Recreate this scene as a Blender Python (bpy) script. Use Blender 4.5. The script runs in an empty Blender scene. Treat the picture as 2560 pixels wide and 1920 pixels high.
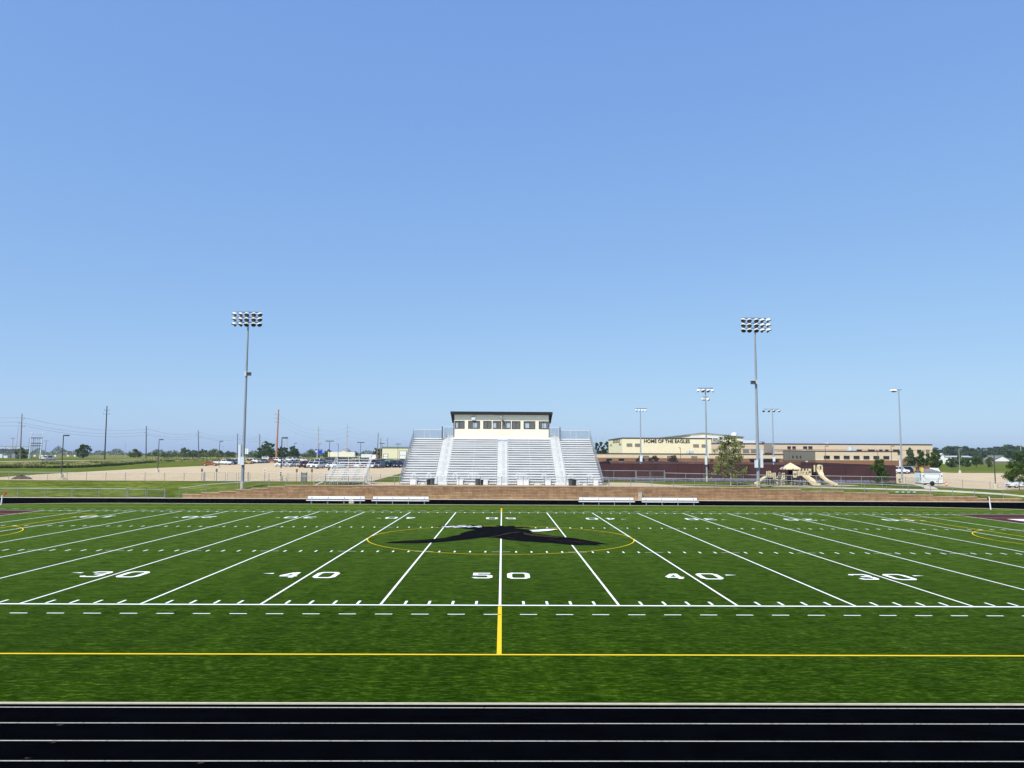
import bpy, bmesh, math, random
from mathutils import Vector, Matrix
rnd = random.Random(7)
SC = bpy.context.scene
COL = SC.collection
R = math.radians
# ------------------------------------------------------------------ camera solution (field lines of known size)
CAM = (0.0545, -30.573, 5.709); YAW, PITCH, ROLL, FPX = 0.011875, 0.091611, 0.005368, 1948.7
def _axes():
    f = (math.sin(YAW)*math.cos(PITCH), math.cos(YAW)*math.cos(PITCH), math.sin(PITCH))
    r = (math.cos(YAW), -math.sin(YAW), 0.)
    u = (r[1]*f[2]-r[2]*f[1], r[2]*f[0]-r[0]*f[2], r[0]*f[1]-r[1]*f[0])
    c, s = math.cos(ROLL), math.sin(ROLL)
    return [tuple(c*a+s*b for a, b in zip(r, u)), tuple(-s*a+c*b for a, b in zip(r, u)), f]
AX = _axes()
def ray(px, py):
    a = (px-1280)/FPX; b = (960-py)/FPX
    return tuple(a*AX[0][i]+b*AX[1][i]+AX[2][i] for i in range(3))
def G(px, py, z=0.):                       # survey: point of the photograph on a level of height z
    d = ray(px, py); t = (z-CAM[2])/d[2]; return (CAM[0]+d[0]*t, CAM[1]+d[1]*t)
def V(px, py, Y):                          # survey: point of the photograph on the upright plane at depth Y
    d = ray(px, py); t = (Y-CAM[1])/d[1]; return (CAM[0]+d[0]*t, CAM[2]+d[2]*t)
# ------------------------------------------------------------------ terrain
PL = 1.75                                   # level of the upper ground behind the wall
ROAD = [(-129.0, 60.), (-129.1, 172.5), (-131.9, 194.7), (-134.7, 233.5), (-135., 280.), (-143., 398.), (-170., 700.)]
FOOT = [(-118.2, 60.), (-118.2, 158.5), (-108.4, 163.), (-105.9, 169.5), (-110.9, 198.4), (-127.35, 262.7), (-136., 329.), (-165., 700.)]
def line_x(L, y):
    if y <= L[0][1]: return L[0][0]
    for (x0, y0), (x1, y1) in zip(L, L[1:]):
        if y <= y1: return x0+(x1-x0)*(y-y0)/(y1-y0)
    return L[-1][0]
WL = [(-41.6, .02), (-40.9, .42), (-38.4, .55), (-34.4, .83), (-30.3, 1.23), (-28.1, 1.5), (-26, 1.7), (33.7, 1.66), (39.1, 1.44), (44.7, 1.21), (50.6, 1.03), (56.4, .79), (62.2, .56), (68.1, .33), (70, .05)]
def wall_edge(x):
    if x <= WL[0][0] or x >= WL[-1][0]: return 0.
    for (x0, z0), (x1, z1) in zip(WL, WL[1:]):
        if x <= x1: return z0+(z1-z0)*(x-x0)/(x1-x0)
    return 0.
def base_rise(x, y):                        # the left lot climbs gently away from the field
    return .0052*max(0., min(y, 345.)-105.)*min(1., max(0., (-8.-x)/12.))
def T(x, y):
    if y < 71.8: return 0.
    e = wall_edge(x)
    t = min(1., max(0., (y-72.)/11.))
    s = 1-(1-t)**3 if x > -40 else t*(1.55-.55*t)
    pl = PL
    if x > 58 and y < 170:                  # the right lawn and lot dip a little towards us
        q = min(1., (x-58)/17.); pl = PL-.75*q*q*(3-2*q)*(1. if y < 100 else max(0., (170-y)/70.))
    pl += base_rise(x, y); z = e+(pl-e)*s
    if y > 150:
        fx, rx = line_x(FOOT, y), line_x(ROAD, y)
        if x < fx:
            q = min(1., (fx-x)/max(4., fx-rx-3.)); q = q*q*(3-2*q)
            z = pl+(3.4-pl)*q
            z += .3*min(1., max(0., (rx-8-x)/80.))
    if y > 340 and x > -150:
        q = min(1., (y-340)/90.)
        if x < 20:
            z = max(z, z+(3.45-z)*q*min(1., max(0., (x-line_x(FOOT, y))/30.)) if x > line_x(FOOT, y) else z)
        else:
            q = min(1., max(0., (y-540)/260.)); z = PL+1.5*q
    return z
def GT(px, py):                            # survey: where the sight line meets the terrain
    d = ray(px, py); t = 95.
    p = None
    while t < 1500:
        x, y, z = (CAM[i]+d[i]*t for i in range(3))
        if z <= T(x, y): break
        t += .15 if t < 260 else .6
    return (x, y, T(x, y))
# ------------------------------------------------------------------ mesh collector
class MB:
    def __init__(s): s.v = []; s.f = []; s.m = []; s.uv = []
    def face(s, pts, m=0, uv=None):
        b = len(s.v); s.v += [tuple(p) for p in pts]; s.f.append(tuple(range(b, b+len(pts)))); s.m.append(m); s.uv.append(uv)
    def box(s, x0, x1, y0, y1, z0, z1, m=0):
        b = len(s.v)
        s.v += [(x0,y0,z0),(x1,y0,z0),(x1,y1,z0),(x0,y1,z0),(x0,y0,z1),(x1,y0,z1),(x1,y1,z1),(x0,y1,z1)]
        for q in ((0,3,2,1),(4,5,6,7),(0,1,5,4),(1,2,6,5),(2,3,7,6),(3,0,4,7)):
            s.f.append(tuple(b+i for i in q)); s.m.append(m); s.uv.append(None)
    def tube(s, p, q, r0, r1=None, n=6, m=0, cap=True):
        r1 = r0 if r1 is None else r1
        p, q = Vector(p), Vector(q); d = (q-p)
        if d.length < 1e-6: return
        d.normalize(); a = d.orthogonal().normalized(); c = d.cross(a); b = len(s.v)
        for (o, r) in ((p, r0), (q, r1)):
            for i in range(n):
                t = 2*math.pi*(i+.5)/n; s.v.append(tuple(o+a*(r*math.cos(t))+c*(r*math.sin(t))))
        for i in range(n):
            j = (i+1) % n; s.f.append((b+i, b+j, b+n+j, b+n+i)); s.m.append(m); s.uv.append(None)
        if cap:
            s.f.append(tuple(b+n+i for i in range(n))); s.m.append(m); s.uv.append(None)
            s.f.append(tuple(b+n-1-i for i in range(n))); s.m.append(m); s.uv.append(None)
    def path(s, pts, r, n=6, m=0):
        for p, q in zip(pts, pts[1:]): s.tube(p, q, r, r, n, m)
    def bar(s, p, q, w, h, m=0):           # rectangular bar between two points, h along z where possible
        p, q = Vector(p), Vector(q); d = (q-p).normalized()
        up = Vector((0,0,1)) if abs(d.z) < .95 else Vector((0,1,0))
        a = d.cross(up).normalized()*w/2; c = a.cross(d).normalized()*h/2; b = len(s.v)
        for o in (p, q): s.v += [tuple(o-a-c), tuple(o+a-c), tuple(o+a+c), tuple(o-a+c)]
        for f in ((0,1,2,3),(7,6,5,4),(0,4,5,1),(1,5,6,2),(2,6,7,3),(3,7,4,0)):
            s.f.append(tuple(b+i for i in f)); s.m.append(m); s.uv.append(None)
    def lathe(s, prof, c=(0,0,0), n=12, m=0, M=None):
        b = len(s.v)
        for (r, z) in prof:
            for i in range(n):
                t = 2*math.pi*i/n; p = Vector((r*math.cos(t), r*math.sin(t), z))
                if M: p = M @ p
                s.v.append((p.x+c[0], p.y+c[1], p.z+c[2]))
        for k in range(len(prof)-1):
            for i in range(n):
                j = (i+1) % n
                s.f.append((b+k*n+i, b+k*n+j, b+(k+1)*n+j, b+(k+1)*n+i)); s.m.append(m); s.uv.append(None)
    def prism(s, poly, y0, y1, m=0):       # polygon in x,z swept along y
        n = len(poly); b = len(s.v)
        s.v += [(x, y0, z) for x, z in poly]+[(x, y1, z) for x, z in poly]
        s.f.append(tuple(range(b, b+n))); s.m.append(m); s.uv.append(None)
        s.f.append(tuple(range(b+2*n-1, b+n-1, -1))); s.m.append(m); s.uv.append(None)
        for i in range(n):
            j = (i+1) % n; s.f.append((b+i, b+n+i, b+n+j, b+j)); s.m.append(m); s.uv.append(None)
    def ribbon(s, pts, w, z, m=0, closed=False):
        P = [Vector((p[0], p[1])) for p in pts]; n = len(P); L = []
        for i in range(n):
            d0 = (P[i]-P[i-1]).normalized() if (i or closed) else (P[1]-P[0]).normalized()
            d1 = (P[(i+1) % n]-P[i]).normalized() if (i < n-1 or closed) else d0
            t = (d0+d1).normalized(); nn = Vector((-t.y, t.x)); k = w/2/max(.35, nn.dot(Vector((-d0.y, d0.x))))
            L.append((P[i]+nn*k, P[i]-nn*k))
        for i in range(n if closed else n-1):
            j = (i+1) % n
            s.face([(L[i][1].x, L[i][1].y, z), (L[j][1].x, L[j][1].y, z), (L[j][0].x, L[j][0].y, z), (L[i][0].x, L[i][0].y, z)], m)
    def mesh(s, name, mats, smooth=False):
        me = bpy.data.meshes.new(name); me.from_pydata(s.v, [], s.f)
        for mt in (mats if isinstance(mats, (list, tuple)) else [mats]): me.materials.append(mt)
        me.polygons.foreach_set('material_index', s.m)
        if any(u is not None for u in s.uv):
            ul = me.uv_layers.new(name='UVMap')
            for p, u in zip(me.polygons, s.uv):
                if u:
                    for li, c in zip(p.loop_indices, u): ul.data[li].uv = c
        if smooth: me.polygons.foreach_set('use_smooth', [True]*len(s.f))
        me.update(); return me
    def build(s, name, mats, parent=None, smooth=False, loc=None):
        o = bpy.data.objects.new(name, s.mesh(name, mats, smooth)); COL.objects.link(o)
        if parent: o.parent = parent
        if loc: o.location = loc
        return o
def tag(o, label=None, cat=None, group=None, kind=None):
    if label: o['label'] = label
    if cat: o['category'] = cat
    if group: o['group'] = group
    if kind: o['kind'] = kind
    return o
def empty(name, loc, rz=0., label=None, cat=None, group=None):
    o = bpy.data.objects.new(name, None); COL.objects.link(o); o.location = loc; o.rotation_euler = (0, 0, rz); o.empty_display_size = .3
    return tag(o, label, cat, group)
def put(name, me, parent, loc=(0,0,0), rot=(0,0,0)):
    o = bpy.data.objects.new(name, me); COL.objects.link(o); o.parent = parent; o.location = loc; o.rotation_euler = rot; return o
def kids(o): return [c for c in bpy.data.objects if c.parent == o]
def copy_tree(o, loc, rz=None, label=None):
    r = o.copy(); COL.objects.link(r); r.location = loc
    if rz is not None: r.rotation_euler = (0, 0, rz)
    if label: r['label'] = label
    for c in kids(o):
        d = c.copy(); COL.objects.link(d); d.parent = r
        for g in kids(c):
            e = g.copy(); COL.objects.link(e); e.parent = d
    return r
# ------------------------------------------------------------------ materials
def nt(name):
    m = bpy.data.materials.new(name); m.use_nodes = True; return m, m.node_tree.nodes, m.node_tree.links, m.node_tree.nodes['Principled BSDF']
def lin(r, g, b): return tuple((c/255/12.92 if c/255 <= .04045 else ((c/255+.055)/1.055)**2.4) for c in (r, g, b))
def mat(name, col, rough=.6, metal=0., var=.12, scale=4., spec=.3, stretch=(1,1,1), bump=0., coat=0.):
    m, N, L, b = nt(name)
    b.inputs['Roughness'].default_value = rough; b.inputs['Metallic'].default_value = metal
    b.inputs['Specular IOR Level'].default_value = spec; b.inputs['Coat Weight'].default_value = coat
    tc = N.new('ShaderNodeTexCoord'); mp = N.new('ShaderNodeMapping'); mp.inputs['Scale'].default_value = stretch
    no = N.new('ShaderNodeTexNoise'); no.inputs['Scale'].default_value = scale; no.inputs['Detail'].default_value = 5
    L.new(tc.outputs['Object'], mp.inputs['Vector']); L.new(mp.outputs['Vector'], no.inputs['Vector'])
    mx = N.new('ShaderNodeMix'); mx.data_type = 'RGBA'
    mx.inputs['A'].default_value = tuple(max(0, c*(1-var)) for c in col)+(1,); mx.inputs['B'].default_value = tuple(min(1, c*(1+var)) for c in col)+(1,)
    rg = N.new('ShaderNodeMapRange'); rg.inputs['From Min'].default_value = .3; rg.inputs['From Max'].default_value = .7
    L.new(no.outputs['Fac'], rg.inputs['Value']); L.new(rg.outputs['Result'], mx.inputs['Factor']); L.new(mx.outputs['Result'], b.inputs['Base Color'])
    if bump:
        bp = N.new('ShaderNodeBump'); bp.inputs['Strength'].default_value = bump; bp.inputs['Distance'].default_value = .02
        L.new(no.outputs['Fac'], bp.inputs['Height']); L.new(bp.outputs['Normal'], b.inputs['Normal'])
    return m
def noise(N, L, vec, scale, detail=5, rough=.55):
    n = N.new('ShaderNodeTexNoise'); n.inputs['Scale'].default_value = scale; n.inputs['Detail'].default_value = detail; n.inputs['Roughness'].default_value = rough
    L.new(vec, n.inputs['Vector']); return n.outputs['Fac']
def ramp(N, L, fac, stops):
    r = N.new('ShaderNodeValToRGB'); e = r.color_ramp.elements
    while len(e) < len(stops): e.new(.5)
    for el, (p, c) in zip(e, stops): el.position = p; el.color = tuple(c)+(1,)
    L.new(fac, r.inputs['Fac']); return r.outputs['Color']
def mixc(N, L, fac, a, b, mode='MIX'):
    m = N.new('ShaderNodeMix'); m.data_type = 'RGBA'; m.blend_type = mode
    for v, k in ((a, 'A'), (b, 'B')):
        if isinstance(v, tuple): m.inputs[k].default_value = v+((1,) if len(v) == 3 else ())
        else: L.new(v, m.inputs[k])
    if isinstance(fac, float): m.inputs['Factor'].default_value = fac
    else: L.new(fac, m.inputs['Factor'])
    return m.outputs['Result']
def coords(N, L, stretch=(1,1,1), kind='Object'):
    tc = N.new('ShaderNodeTexCoord'); mp = N.new('ShaderNodeMapping'); mp.inputs['Scale'].default_value = stretch
    L.new(tc.outputs[kind], mp.inputs['Vector']); return mp.outputs['Vector']
def grass_mat(name, dark, mid, light, big=.06, fine=2.2, stretch=(1,1,1), sheen=0., sheen_col=(.5,.7,.3), contrast=.5, brush=False):
    m, N, L, b = nt(name); v = coords(N, L); vs = coords(N, L, stretch)
    n1 = noise(N, L, vs, fine, 8, .7); n2 = noise(N, L, v, big, 4); n3 = noise(N, L, vs, fine*.23, 5, .6)
    c1 = ramp(N, L, n1, [(.5-contrast*.22, dark), (.5, mid), (.5+contrast*.2, light)])
    c2 = ramp(N, L, n3, [(.36, (.74,.77,.72)), (.5, (1,1,1)), (.64, (1.3,1.24,1.2))])
    c3 = ramp(N, L, n2, [(.3, (.86,.88,.84)), (.55, (1,1,1)), (.75, (1.12,1.08,1.05))])
    n4 = noise(N, L, vs, fine*3.4, 4, .7); c4 = ramp(N, L, n4, [(.34, (.68,.71,.65)), (.5, (1,1,1)), (.66, (1.4,1.34,1.28))])
    if brush:                               # faint streaks left by the drag brush, running across the field
        n5 = noise(N, L, coords(N, L, (1.1, .035, 1)), 1., 4, .6); c4 = mixc(N, L, 1., c4, ramp(N, L, n5, [(.36, (.78,.82,.8)), (.5, (1,1,1)), (.64, (1.2,1.16,1.1))]), 'MULTIPLY')
    c = mixc(N, L, 1., mixc(N, L, 1., mixc(N, L, 1., c1, c2, 'MULTIPLY'), c3, 'MULTIPLY'), c4, 'MULTIPLY')
    L.new(c, b.inputs['Base Color']); b.inputs['Roughness'].default_value = .8; b.inputs['Specular IOR Level'].default_value = .0
    sw_ = ramp(N, L, noise(N, L, vs, fine*.3, 6, .7), [(.36, (sheen*.3,)*3), (.52, (sheen*.75,)*3), (.66, (min(1., sheen*1.1),)*3)])
    L.new(sw_, b.inputs['Sheen Weight']); b.inputs['Sheen Roughness'].default_value = .17; b.inputs['Sheen Tint'].default_value = sheen_col+(1,)
    bp = N.new('ShaderNodeBump'); bp.inputs['Strength'].default_value = .5; bp.inputs['Distance'].default_value = .03
    L.new(n1, bp.inputs['Height']); L.new(bp.outputs['Normal'], b.inputs['Normal'])
    return m
def paint_mat(name, col, wear, wcol):      # paint on turf or rubber, worn through in places
    m, N, L, b = nt(name); v = coords(N, L); n = noise(N, L, v, 14, 8, .75)
    f = ramp(N, L, n, [(wear-.07, (0,0,0)), (wear+.07, (1,1,1))])
    L.new(mixc(N, L, f, wcol, col), b.inputs['Base Color']); b.inputs['Roughness'].default_value = .8; b.inputs['Specular IOR Level'].default_value = .0
    return m
def leaf_mat(name, dark, light, trans=.25, scale=.9):
    m, N, L, b = nt(name); v = coords(N, L)
    n = noise(N, L, v, scale, 3); n2 = noise(N, L, v, scale*9, 2)
    c = ramp(N, L, n, [(.3, dark), (.7, light)]); c2 = ramp(N, L, n2, [(.3, (.75,.78,.7)), (.7, (1.2,1.2,1.1))])
    cc = mixc(N, L, 1., c, c2, 'MULTIPLY'); L.new(cc, b.inputs['Base Color']); b.inputs['Roughness'].default_value = .55; b.inputs['Specular IOR Level'].default_value = .25
    tr = N.new('ShaderNodeBsdfTranslucent'); L.new(mixc(N, L, .35, cc, (.25,.4,.03)), tr.inputs['Color'])
    ms = N.new('ShaderNodeMixShader'); ms.inputs['Fac'].default_value = trans
    L.new(b.outputs['BSDF'], ms.inputs[1]); L.new(tr.outputs['BSDF'], ms.inputs[2]); L.new(ms.outputs['Shader'], N['Material Output'].inputs['Surface'])
    return m
def mesh_mat(name, col, pitch=.06, wire=.012, metal=.6, rough=.45, fill=None):   # woven wire: real open holes between the strands (UV in metres)
    m, N, L, b = nt(name); tc = N.new('ShaderNodeTexCoord'); sx = N.new('ShaderNodeSeparateXYZ'); L.new(tc.outputs['UV'], sx.inputs['Vector'])
    def mth(op, a, c=None):
        n = N.new('ShaderNodeMath'); n.operation = op
        for i, q in enumerate((a, c)):
            if q is None: continue
            if isinstance(q, (int, float)): n.inputs[i].default_value = q
            else: L.new(q, n.inputs[i])
        return n.outputs['Value']
    u, v = sx.outputs['X'], sx.outputs['Y']; k = wire/pitch
    a = mth('LESS_THAN', mth('FRACT', mth('DIVIDE', mth('ADD', u, v), pitch)), k); c = mth('LESS_THAN', mth('FRACT', mth('DIVIDE', mth('SUBTRACT', u, v), pitch)), k)
    f = mth('MAXIMUM', a, c)
    b.inputs['Base Color'].default_value = col+(1,); b.inputs['Metallic'].default_value = metal; b.inputs['Roughness'].default_value = rough
    t = N.new('ShaderNodeBsdfTransparent'); ms = N.new('ShaderNodeMixShader')
    L.new(f, ms.inputs['Fac']); L.new(t.outputs['BSDF'], ms.inputs[1]); L.new(b.outputs['BSDF'], ms.inputs[2]); L.new(ms.outputs['Shader'], N['Material Output'].inputs['Surface'])
    return m
def glass_mat(name, col, alpha):            # tinted pane: partly see-through
    m, N, L, b = nt(name); b.inputs['Base Color'].default_value = col+(1,); b.inputs['Roughness'].default_value = .06; b.inputs['Specular IOR Level'].default_value = .6
    t = N.new('ShaderNodeBsdfTransparent'); ms = N.new('ShaderNodeMixShader'); ms.inputs['Fac'].default_value = alpha
    L.new(t.outputs['BSDF'], ms.inputs[1]); L.new(b.outputs['BSDF'], ms.inputs[2]); L.new(ms.outputs['Shader'], N['Material Output'].inputs['Surface'])
    return m
def course_mat(name, c1, c2, mortar, bw, bh, m_size=.02, rot=True, var=.35):   # block / brick courses on an upright wall
    m, N, L, b = nt(name); tc = N.new('ShaderNodeTexCoord'); sx = N.new('ShaderNodeSeparateXYZ'); cx = N.new('ShaderNodeCombineXYZ'); L.new(tc.outputs['Object'], sx.inputs['Vector'])
    ad = N.new('ShaderNodeMath'); ad.operation = 'ADD'; L.new(sx.outputs['X'], ad.inputs[0]); L.new(sx.outputs['Y'], ad.inputs[1])
    L.new(ad.outputs['Value'], cx.inputs['X']); L.new(sx.outputs['Z'], cx.inputs['Y'])
    br = N.new('ShaderNodeTexBrick'); br.inputs['Scale'].default_value = 1.; br.inputs['Brick Width'].default_value = bw; br.inputs['Row Height'].default_value = bh
    br.inputs['Mortar Size'].default_value = m_size; br.inputs['Mortar Smooth'].default_value = .3; br.inputs['Bias'].default_value = -.1
    br.inputs['Color1'].default_value = c1+(1,); br.inputs['Color2'].default_value = c2+(1,); br.inputs['Mortar'].default_value = mortar+(1,)
    L.new(cx.outputs['Vector'], br.inputs['Vector'])
    n = noise(N, L, tc.outputs['Object'], 1.3, 6, .65); c = mixc(N, L, 1., br.outputs['Color'], ramp(N, L, n, [(.3, (1-var,)*3), (.7, (1+var*.6,)*3)]), 'MULTIPLY')
    L.new(c, b.inputs['Base Color']); b.inputs['Roughness'].default_value = .85; b.inputs['Specular IOR Level'].default_value = .2
    bp = N.new('ShaderNodeBump'); bp.inputs['Strength'].default_value = .6; bp.inputs['Distance'].default_value = .02
    L.new(br.outputs['Fac'], bp.inputs['Height']); bp.invert = True; L.new(bp.outputs['Normal'], b.inputs['Normal'])
    return m
M = {}
M['turf'] = grass_mat('turf', (.0065,.020,.0005), (.0125,.036,.0007), (.052,.09,.011), .05, 6.0, (.55,1.2,1), sheen=.95, sheen_col=(.74,.90,.15), brush=True, contrast=.75)
M['lawn'] = grass_mat('lawn', (.055,.085,.010), (.10,.135,.022), (.16,.18,.045), .08, 1.6, (.4,1.3,1), sheen=.03, contrast=.55)
M['weeds'] = grass_mat('weeds', (.075,.11,.018), (.15,.165,.045), (.34,.29,.14), .09, .5, (1,1,1), contrast=.7)
M['blade'] = leaf_mat('tall_grass_blade', (.012,.035,.004), (.05,.1,.015), .2, .15)
M['drygrass'] = leaf_mat('dry_grass_blade', (.17,.18,.05), (.5,.42,.2), .2, .1)
M['rubber'] = mat('black_rubber', (.0011,.0013,.0022), .95, 0, .35, 1.2, .0)
M['lane'] = paint_mat('lane_paint', (.5,.5,.43), .40, (.06,.06,.06)); M['faded_lane'] = paint_mat('faded_lane_paint', (.07,.07,.065), .5, (.01,.01,.01))
M['curb'] = mat('cream_curb', (.55,.5,.38), .8, 0, .12, 3)
M['white'] = paint_mat('white_turf_paint', (.84,.86,.82), .33, (.2,.3,.14))
M['yellow'] = paint_mat('yellow_turf_paint', (.75,.52,.035), .36, (.2,.22,.03))
M['emblem'] = paint_mat('black_emblem', (.005,.0055,.007), .3, (.012,.018,.006))
M['emblem_brown'] = paint_mat('brown_emblem', (.05,.03,.02), .42, (.02,.02,.02))
M['maroon_turf'] = paint_mat('maroon_turf', (.075,.03,.04), .3, (.12,.08,.09))
M['lot'] = mat('tan_gravel', (.51,.405,.265), .9, 0, .1, .35, .0, (1,1,1), .2)
M['walk'] = mat('concrete_walk', (.5,.43,.33), .85, 0, .12, .8, .2)
M['pale_walk'] = mat('pale_concrete', (.52,.48,.37), .85, 0, .1, .8, .2)
M['court'] = mat('court_surface', (.27,.27,.33), .8, 0, .08, .5, .2)
M['road'] = mat('road_concrete', (.5,.46,.34), .9, 0, .1, .3, .2)
M['block'] = course_mat('wall_block', (.44,.275,.15), (.31,.185,.10), (.17,.10,.055), 1.5, .2, .02, var=.34)
M['cap'] = mat('wall_cap', (.44,.31,.19), .85, 0, .2, 2, .2)
M['concrete'] = mat('concrete', (.55,.5,.4), .85, 0, .15, 3, .2, bump=.1)
M['galv'] = mat('galvanised_steel', (.36,.38,.4), .42, .55, .15, 6, .4)
M['galv_light'] = mat('galvanised_rail', (.62,.66,.64), .5, .2, .12, 6, .4)
M['pole'] = mat('pole_steel', (.30,.33,.36), .5, .08, .12, 2, .4, (1,1,.2))
M['seat'] = mat('aluminium_plank', (.82,.82,.81), .38, .1, .06, 2, .4, (.2,3,3))
M['tread'] = mat('aluminium_tread', (.74,.74,.72), .45, .1, .1, 2, .4, (.2,3,3))
M['riser'] = mat('aluminium_riser', (.41,.405,.40), .5, .1, .35, .55, .4, (.5,1,2.5))
M['step'] = mat('aluminium_step', (.68,.68,.66), .45, .05, .08, 3, .3)
M['rail_white'] = mat('white_rail', (.8,.8,.78), .4, .1, .05, 5)
M['bench'] = mat('white_bench_plank', (.86,.87,.89), .4, 0, .05, 3, .4, (.2,3,3))
M['chain'] = mesh_mat('chain_link', (.16,.165,.165), .06, .0032)
M['chain_dense'] = mesh_mat('chain_link_rail', (.32,.36,.4), .05, .0105)
M['screen'] = mat('maroon_windscreen', (.066,.030,.034), .85, 0, .14, .5, .15)
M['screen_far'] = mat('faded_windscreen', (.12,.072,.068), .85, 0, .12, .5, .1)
M['screen_open'] = mesh_mat('maroon_net', (.075,.035,.045), .05, .017, 0., .8)
M['dpost'] = mat('dark_post', (.03,.02,.02), .6, 0, .1)
M['cream'] = mat('cream_siding', (.80,.755,.60), .6, 0, .04, 1, .25)
M['charcoal'] = mat('charcoal_roof', (.011,.0115,.0115), .7, 0, .15, 3, .4)
M['trim'] = mat('dark_brown_trim', (.07,.042,.038), .55, 0, .1)
M['pane'] = glass_mat('tinted_pane', (.4,.41,.39), .3)
M['inside'] = mat('room_lining', (.5,.5,.47), .9, 0, .05)
M['lens'] = mat('lamp_lens', (.06,.065,.06), .3, 0, .2, 9, .5)
M['visor'] = mat('lamp_visor', (.82,.82,.80), .35, .1, .05, 3, .4)
M['box_white'] = mat('equipment_box', (.68,.73,.74), .5, 0, .06, 2)
M['dark_metal'] = mat('dark_metal', (.06,.065,.07), .5, .3, .15)
M['wood'] = mat('weathered_pole_wood', (.24,.2,.17), .85, 0, .2, 3, .2, (3,3,.3))
M['wood_dark'] = mat('creosote_pole_wood', (.07,.06,.06), .85, 0, .2, 3, .2, (3,3,.3))
M['wood_orange'] = mat('laminated_pole_wood', (.42,.19,.085), .8, 0, .2, 2, .2, (3,3,.3))
M['wood_pale'] = mat('pale_pole', (.5,.46,.38), .8, 0, .12, 2, .2, (3,3,.3))
M['wire'] = mat('wire', (.10,.11,.13), .6, .2, .05)
M['bark'] = mat('bark', (.12,.095,.07), .9, 0, .25, 5, .2, (2,2,.5), .4)
M['bark_pale'] = mat('pale_bark', (.38,.33,.26), .9, 0, .2, 5, .2, (2,2,.5))
# ================================================================== world, sun, camera
SUN_EL, SUN_AZ = R(51), R(-143)            # sun high behind the camera's left shoulder
sd = Vector((math.cos(SUN_EL)*math.sin(SUN_AZ), math.cos(SUN_EL)*math.cos(SUN_AZ), math.sin(SUN_EL)))
w = bpy.data.worlds.new('World'); SC.world = w; w.use_nodes = True
sky = w.node_tree.nodes.new('ShaderNodeTexSky'); sky.sky_type = 'NISHITA'; sky.sun_disc = False
sky.sun_elevation = SUN_EL; sky.sun_rotation = SUN_AZ % (2*math.pi); sky.air_density = .7; sky.dust_density = 1.; sky.ozone_density = 4.; sky.altitude = 0
bg = w.node_tree.nodes['Background']; bg.inputs['Strength'].default_value = .135
# the camera's tone response: the sky's own colours with less contrast between zenith and horizon
WN, WL_ = w.node_tree.nodes, w.node_tree.links
se = WN.new('ShaderNodeSeparateColor'); cb = WN.new('ShaderNodeCombineColor'); WL_.new(sky.outputs['Color'], se.inputs['Color'])
for ch, gm, gain in (('Red', .575, .736), ('Green', .462, .833), ('Blue', .201, .948)):
    a_ = WN.new('ShaderNodeMath'); a_.operation = 'MULTIPLY'; a_.inputs[1].default_value = .135; WL_.new(se.outputs[ch], a_.inputs[0])
    p_ = WN.new('ShaderNodeMath'); p_.operation = 'POWER'; p_.inputs[1].default_value = gm; WL_.new(a_.outputs[0], p_.inputs[0])
    c_ = WN.new('ShaderNodeMath'); c_.operation = 'MULTIPLY'; c_.inputs[1].default_value = gain/.135; WL_.new(p_.outputs[0], c_.inputs[0]); WL_.new(c_.outputs[0], cb.inputs[ch])
WL_.new(cb.outputs['Color'], bg.inputs['Color'])
sl = bpy.data.lights.new('sun', 'SUN'); sl.energy = 5.; sl.angle = R(.5); sl.color = (1, .955, .88)
so = bpy.data.objects.new('sun', sl); COL.objects.link(so); so.rotation_euler = sd.to_track_quat('Z', 'Y').to_euler()
cd = bpy.data.cameras.new('camera'); co = bpy.data.objects.new('camera', cd); COL.objects.link(co)
cd.sensor_width = 36; cd.lens = FPX/2560*36; cd.clip_end = 9000; cd.clip_start = .1
r_, u_, f_ = (Vector(a) for a in AX)
co.matrix_world = Matrix(((r_.x, u_.x, -f_.x, CAM[0]), (r_.y, u_.y, -f_.y, CAM[1]), (r_.z, u_.z, -f_.z, CAM[2]), (0, 0, 0, 1)))
SC.camera = co
SC.view_settings.view_transform = 'Standard'; SC.view_settings.look = 'None'; SC.view_settings.exposure = 0; SC.view_settings.gamma = 1
SC.render.engine = 'CYCLES'
SC.cycles.transparent_max_bounces = 32; SC.cycles.max_bounces = 6; SC.cycles.diffuse_bounces = 3; SC.cycles.use_denoising = True
# ================================================================== ground
def frange(a, b, s):
    o = []
    while a < b-1e-6: o.append(a); a += s
    return o
xs = [-3500, -2000, -1200, -800, -600, -480, -400, -340, -300, -270, -245, -225, -210]+frange(-200, -90, 2.5)+frange(-90, -44, 2)+[w_[0] for w_ in WL]+frange(-24, 32, 4)+frange(72, 170, 4)+frange(170, 400, 20)+[400, 480, 600, 800, 1200, 2000, 3500]
xs = sorted(set(round(x, 3) for x in xs))
ys = [-400, -150, -60, 0, 40, 71.6, 71.8]+frange(72, 83.01, 1)+frange(86, 150, 4)+frange(150, 280, 3)+frange(280, 420, 8)+frange(420, 700, 20)+[700, 800, 1000, 1400, 2000, 3000, 4500]
ys = sorted(set(round(y, 3) for y in ys))
g = MB(); nx = len(xs)
for y in ys:
    for x in xs:
        z = T(x, y) if y > 71.7 else -.03
        if y > 250: z += .25*math.sin(x*.013+y*.007)*min(1, (y-250)/200.)
        g.v.append((x, y, z))
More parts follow.
